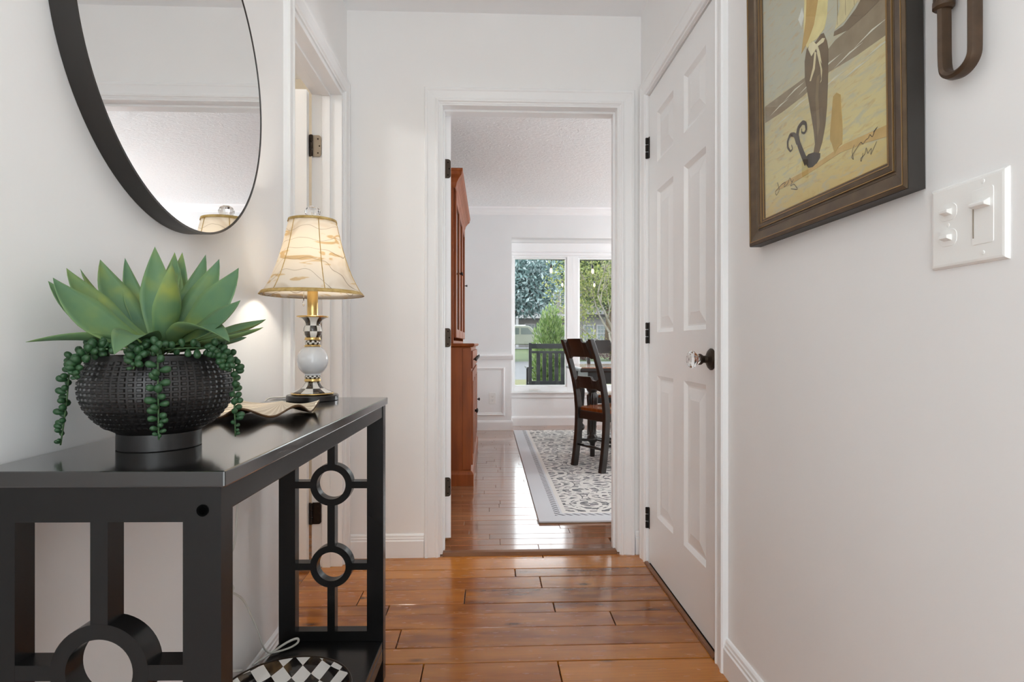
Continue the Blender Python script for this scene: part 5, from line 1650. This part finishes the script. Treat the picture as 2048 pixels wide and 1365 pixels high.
# string lights along the porch edge
M['wire'] = mat('string_wire', (0.015, 0.015, 0.015), 0.6)
M['filament'] = mat('filament_bulb', (1, 0.85, 0.6), 0.2, Emission_Color=(1, 0.72, 0.38, 1), Emission_Strength=1.3)
def string_lights(y, pts, bulbs, label, wr=0.007):
    e = empty('string_lights', (0, y, 2.2))
    tag(e, label, 'string lights', 'porch string lights')
    P = smooth_path([(x, 0, z - 2.2) for x, z in pts], 3)
    ob('wire', MB().tube(P, wr, 6), M['wire'], e, smooth=True)
    for x in bulbs:
        zt = min(P, key=lambda p: abs(p.x - x)).z
        so_ = ob('socket', MB().tube([(x, 0, zt), (x, 0, zt - 0.075)], 0.004, 6).lathe([(0.006, zt - 0.07), (0.016, zt - 0.085), (0.017, zt - 0.125), (0.0, zt - 0.13)], 12, (x, 0, 0)), M['wire'], e, smooth='auto')
        ob('bulb', MB().lathe([(0.0, zt - 0.127), (0.012, zt - 0.13), (0.021, zt - 0.155), (0.020, zt - 0.185), (0.010, zt - 0.205), (0.0, zt - 0.21)], 14, (x, 0, 0)), M['filament'], so_, smooth=True)
string_lights(8.9, [(-1.0, 2.345), (0.3, 2.275), (0.955, 2.245), (1.62, 2.235), (2.4, 2.275), (3.4, 2.345)], [-0.4, 0.27, 0.955, 1.600, 2.28], 'dark string light cable with filament bulbs under the porch eave')
string_lights(12.6, [(-2.0, 2.60), (1.60, 2.40), (2.30, 2.395), (5.0, 2.60)], [0.3, 1.60, 2.30], 'further string of glowing bulbs out over the garden', 0.0025)
M['post'] = mat('porch_post_white', sc((232, 232, 232), .6), 0.6)
for x, y_, z0, z1 in ((-1.0, 8.9, -0.02, 2.62), (3.4, 8.9, -0.02, 2.62), (-2.0, 12.6, -0.36, 2.66), (5.0, 12.6, -0.36, 2.66)):
    struct('porch_post', MB().box(x - 0.06, x + 0.06, y_ - 0.06, y_ + 0.06, z0, z1).box(x - 0.08, x + 0.08, y_ - 0.08, y_ + 0.08, z0, z0 + 0.14), M['post'], 'white post outside the bay window', bevel=0.006)
# porch roof edge keeps the wire up
struct('porch_roof', MB().box(-4.0, 6.0, DYB + 0.15, 9.2, 2.62, 2.75), M['trim'], 'white porch ceiling outside the bay window')
# vegetation
M['bark'] = noisy('grey_bark', sc((190, 180, 160), .5), sc((220, 212, 198), .5), 8, 0.9)
M['bark_dark'] = noisy('dark_bark', g((70, 56, 44)), g((96, 80, 62)), 8, 0.9)
mg = empty('magnolia_tree', (1.1, 31.0, 0.0))
tag(mg, 'large blue-green magnolia tree in the left window', 'tree')
f1 = ob('foliage', leaf_cloud([(-0.6, 0, 4.3, 3.2, 1.8, 1.5), (0.9, -0.5, 4.0, 1.8, 1.8, 1.7), (-1.8, -0.4, 3.2, 1.9, 1.8, 1.2), (-0.2, -1.2, 3.1, 1.3, 1.0, 0.8), (-1.6, 0.6, 4.9, 2.4, 1.2, 1.2), (1.6, 0.8, 4.9, 1.6, 1.0, 0.9)], 15000, 0.26, 5, up=0.0, jitter=0.9, shell=0.35), leaf_mat('magnolia_leaf', g((58, 88, 88)), g((124, 158, 156)), g((200, 216, 218)), trans=0.15, k=0.85), mg)
ob('trunk', MB().tube([(0, 0, -0.1), (0.05, 0, 1.5), (-0.1, 0, 3.0), (-0.2, 0, 4.8)], [0.24, 0.19, 0.15, 0.06], 10).tube([(0.0, 0, 2.0), (0.8, -0.2, 3.4), (1.3, -0.4, 4.6)], [0.12, 0.09, 0.04], 8).tube([(0, 0, 1.8), (-0.9, -0.1, 3.0), (-1.8, -0.3, 3.8)], [0.12, 0.09, 0.04], 8), M['bark_dark'], mg, smooth=True)
sh_ = empty('evergreen_shrub', (1.290, 12.2, -0.35))
tag(sh_, 'bright green feathery shrub behind the porch rocker', 'shrub')
ob('foliage', leaf_cloud([(0, 0, 1.00, 0.40, 0.34, 0.95), (0.02, -0.05, 1.62, 0.24, 0.22, 0.50), (0.16, 0, 0.60, 0.30, 0.26, 0.45), (-0.16, 0, 0.75, 0.26, 0.25, 0.5)], 9000, 0.085, 8, up=0.9, aspect=4.0, jitter=0.5, shell=0.4), leaf_mat('shrub_leaf', g((96, 132, 66)), g((142, 174, 96)), g((186, 206, 136)), trans=0.3, k=0.8), sh_)
ob('stem', MB().tube([(0, 0, 0.0), (0.01, 0, 0.9), (0.0, 0, 1.6)], [0.03, 0.022, 0.008], 8), M['bark_dark'], sh_)
cm_ = empty('crape_myrtle', (3.18, 14.6, -0.34))
tag(cm_, 'yellow-green tree with pale bare branches in the right window', 'tree')
br = MB()
rb = random.Random(4)
def limb(p, d, L, r, depth):
    P = [Vector(p)]
    dd = Vector(d).normalized()
    for i in range(5):
        dd = (dd + Vector((rb.uniform(-.16, .16), rb.uniform(-.14, .14), rb.uniform(-.06, .12)))).normalized()
        P.append(P[-1] + dd * L / 5)
    br.tube(P, [r * (1 - 0.13 * i) for i in range(6)], 6)
    if depth > 0:
        for q in range(3):
            i = rb.choice((2, 3, 4, 5))
            nd_ = (dd + Vector((rb.uniform(-.7, .55), rb.uniform(-.5, .5), rb.uniform(-.1, .45)))).normalized()
            limb(P[i], nd_, L * 0.66, r * 0.52, depth - 1)
limb((0, 0, 0), (0.02, 0, 1), 1.6, 0.060, 0)
limb((-0.02, 0, 1.45), (-0.75, 0.1, 0.75), 1.15, 0.035, 3)
limb((0.0, 0, 1.50), (-0.40, -0.2, 1), 1.15, 0.038, 3)
limb((0.03, 0, 1.50), (0.35, 0.2, 1), 1.1, 0.038, 2)
limb((-0.02, 0.02, 1.2), (-0.9, 0.0, 0.45), 1.1, 0.022, 2)
ob('branches', br, M['bark'], cm_, smooth=True)
ob('foliage', leaf_cloud([(-0.6, 0.4, 2.9, 1.3, 0.8, 0.9), (-0.9, 0.2, 2.1, 0.8, 0.6, 0.45), (0.4, 0.2, 2.9, 1.2, 1.0, 0.7), (-0.7, 0.1, 1.45, 0.55, 0.5, 0.22)], 4200, 0.085, 9, up=0.0, jitter=0.9, shell=0.15), leaf_mat('myrtle_leaf', g((128, 150, 70)), g((172, 186, 100)), g((206, 204, 130)), trans=0.4, k=0.7), cm_)
bt = empty('broadleaf_tree', (9.5, 46.0, 0.4))
tag(bt, 'soft green tree standing behind the pale branches', 'tree')
ob('foliage', leaf_cloud([(-0.5, 0, 6.2, 3.8, 2.0, 2.4), (-3.2, 0, 6.6, 2.8, 2.0, 2.0), (2.5, 0, 6.6, 2.6, 2.0, 2.0), (1.8, 0, 4.6, 2.6, 2.0, 1.8), (0, 0, 4.0, 2.4, 1.6, 1.0)], 9000, 0.36, 12, up=0.0, jitter=0.9, shell=0.3), leaf_mat('broad_leaf', g((104, 138, 84)), g((146, 176, 106)), g((184, 200, 130)), trans=0.3), bt)
ob('trunk', MB().tube([(0, 0, -0.1), (0.1, 0, 2.5), (0, 0, 6.0)], [0.34, 0.28, 0.14], 10), M['bark_dark'], bt, smooth=True)
M['hedge_leaf'] = leaf_mat('hedge_leaf', g((96, 70, 74)), g((146, 104, 106)), g((190, 150, 148)), trans=0.2)
for k, (x, y, rx, rz, lb_) in enumerate(((5.25, 30.5, 0.55, 0.42, 'small reddish hedge left of the tree trunk across the road'), (6.75, 30.5, 0.85, 0.36, 'wide dark reddish hedge right of the trunk across the road'))):
    he = empty('hedge', (x, y + 1.6, 0.02))
    tag(he, lb_, 'hedge', 'reddish hedges across the road')
    o = ob('foliage', leaf_cloud([(0, 0, 0.46, rx, 0.5, rz)], 1100, 0.11, 20 + k, jitter=0.8, shell=0.6), M['hedge_leaf'], he)
    ob('stem', MB().tube([(0, 0, 0), (0, 0, 0.5)], 0.05, 6), M['bark_dark'], he)
# neighbour's house
M['siding'] = noisy('grey_siding', sc((196, 192, 188), .42), sc((208, 204, 200), .42), 2, 0.7)
M['roof'] = noisy('grey_shingle', sc((150, 146, 148), .34), sc((168, 164, 166), .34), 6, 0.9, 0.4, bscale=30)
M['hglass'] = mat('dark_window_glass', g((84, 98, 96)), 0.15)
M['shutter'] = mat('sage_shutter', sc((150, 166, 160), .5), 0.6)
M['hwhite'] = mat('house_white', sc((232, 232, 232), .5), 0.6)
ho = empty('house', (6.0, 60.0, 0.55))
tag(ho, 'grey house with white framed windows across the road', 'building')
ob('wall', MB().box(-12, 14, 0, 9, -0.3, 3.4), M['siding'], ho)
ob('upper_wall', MB().box(-1.2, 3.8, 0.6, 9, 3.4, 7.2), M['siding'], ho)
ob('roof', MB().prism([(-1.2, 3.4), (9.0, 11.4), (9.3, 11.4), (9.3, 3.4)], lambda u, v_, q: (q, u, v_), -12.4, -1.2).prism([(-1.2, 3.4), (9.0, 11.4), (9.3, 11.4), (9.3, 3.4)], lambda u, v_, q: (q, u, v_), 3.8, 14.4), M['roof'], ho)
ob('gable_roof', MB().prism([(-1.9, 6.9), (1.3, 9.8), (4.5, 6.9), (4.5, 7.2), (1.3, 10.1), (-1.9, 7.2)], lambda u, v_, q: (u, q, v_), 0.0, 9.2).prism([(-1.2, 7.1), (3.8, 7.1), (1.3, 9.8)], lambda u, v_, q: (u, q, v_), 0.6, 0.9), M['roof'], ho)
def hwin(x, z, w_, h_, y=0.0, shut=False):
    f_ = ob('window', MB().box(x - w_ / 2 - 0.14, x - w_ / 2, y - 0.10, y, z - 0.14, z + h_ + 0.14).box(x + w_ / 2, x + w_ / 2 + 0.14, y - 0.10, y, z - 0.14, z + h_ + 0.14).box(x - w_ / 2, x + w_ / 2, y - 0.10, y, z + h_, z + h_ + 0.14).box(x - w_ / 2, x + w_ / 2, y - 0.10, y, z - 0.14, z).box(x - w_ / 2, x + w_ / 2, y - 0.09, y - 0.01, z + h_ / 2 - 0.04, z + h_ / 2 + 0.04), M['hwhite'], ho)
    mb_ = MB()
    for q in (1, 2):
        mb_.box(x - w_ / 2 + w_ * q / 3 - 0.025, x - w_ / 2 + w_ * q / 3 + 0.025, y - 0.08, y - 0.02, z, z + h_)
    for q in (1, 3):
        mb_.box(x - w_ / 2, x + w_ / 2, y - 0.08, y - 0.02, z + h_ * q / 4 - 0.025, z + h_ * q / 4 + 0.025)
    ob('muntins', mb_, M['hwhite'], f_)
    ob('pane', MB().box(x - w_ / 2, x + w_ / 2, y - 0.03, y - 0.005, z, z + h_), M['hglass'], f_)
    if shut:
        for sx in (-1, 1):
            ob('shutter', MB().box(x + sx * (w_ / 2 + 0.44) - 0.28, x + sx * (w_ / 2 + 0.44) + 0.28, y - 0.08, y, z - 0.1, z + h_ + 0.1), M['shutter'], ho)
hwin(2.05, 4.35, 1.0, 1.6, 0.6)
hwin(0.2, 4.35, 1.0, 1.6, 0.6)
hwin(-1.75, 0.9, 0.85, 1.45, 0.0, True)
hwin(4.35, 0.75, 0.9, 1.5)
hwin(5.75, 0.75, 0.9, 1.5)
hwin(7.4, 0.75, 0.9, 1.5)
for x in (-3.15, 0.55):
    ob('column', MB().box(x - 0.13, x + 0.13, -1.3, -1.04, -0.3, 3.0), M['hwhite'], ho)
ob('porch_beam', MB().box(-6.5, 3.4, -1.4, 0.0, 3.0, 3.4), M['hwhite'], ho)
# parked car
M['carpaint'] = mat('sage_car_paint', sc((186, 192, 170), .4), 0.3, 0.2, coat=0.6)
M['tyre'] = mat('tyre_rubber', (0.02, 0.02, 0.02), 0.8)
M['carglass'] = mat('car_glass', g((58, 70, 66)), 0.1)
M['chrome'] = mat('chrome', g((200, 200, 204)), 0.2, 0.9)
ca = empty('parked_car', (2.55, 47.6, 0.53))
tag(ca, 'pale sage sport utility car parked in front of the house', 'car')
body = [(-2.45, 0.45), (-2.48, 0.95), (-2.40, 1.10), (-1.95, 1.80), (-1.80, 1.88), (0.55, 1.88), (0.80, 1.80), (1.35, 1.18), (2.30, 1.08), (2.45, 0.95), (2.48, 0.45), (2.0, 0.35), (-2.0, 0.35)]
ob('body', MB().prism(body, lambda u, v_, q: (u, q, v_), -0.92, 0.92), M['carpaint'], ca, bevel=0.06)
for poly in ([(-2.1, 1.18), (-1.78, 1.70), (-1.15, 1.70), (-1.15, 1.18)], [(-1.0, 1.18), (-1.0, 1.70), (-0.12, 1.70), (-0.12, 1.18)], [(0.02, 1.18), (0.02, 1.70), (0.58, 1.70), (1.05, 1.18)]):
    ob('side_window', MB().prism(poly, lambda u, v_, q: (u, q, v_), -0.935, 0.935), M['carglass'], ca)
for x in (-1.45, 1.45):
    for y_ in (-0.94, 0.72):
        wh = ob('wheel', MB().lathe([(0.0, 0.0), (0.30, 0.0), (0.38, 0.04), (0.38, 0.18), (0.30, 0.22), (0.0, 0.22)], 24, (x, y_, 0.38), 'Y'), M['tyre'], ca, smooth='auto')
        ob('hub', MB().lathe([(0.0, -0.01), (0.21, -0.005), (0.23, 0.005), (0.0, 0.01)], 20, (x, y_ if y_ < 0 else y_ + 0.22, 0.38), 'Y'), M['chrome'], wh, smooth='auto')
ob('roof_rack', MB().box(-1.7, 0.4, -0.75, -0.70, 1.90, 1.96).box(-1.7, 0.4, 0.70, 0.75, 1.90, 1.96), M['chrome'], ca)
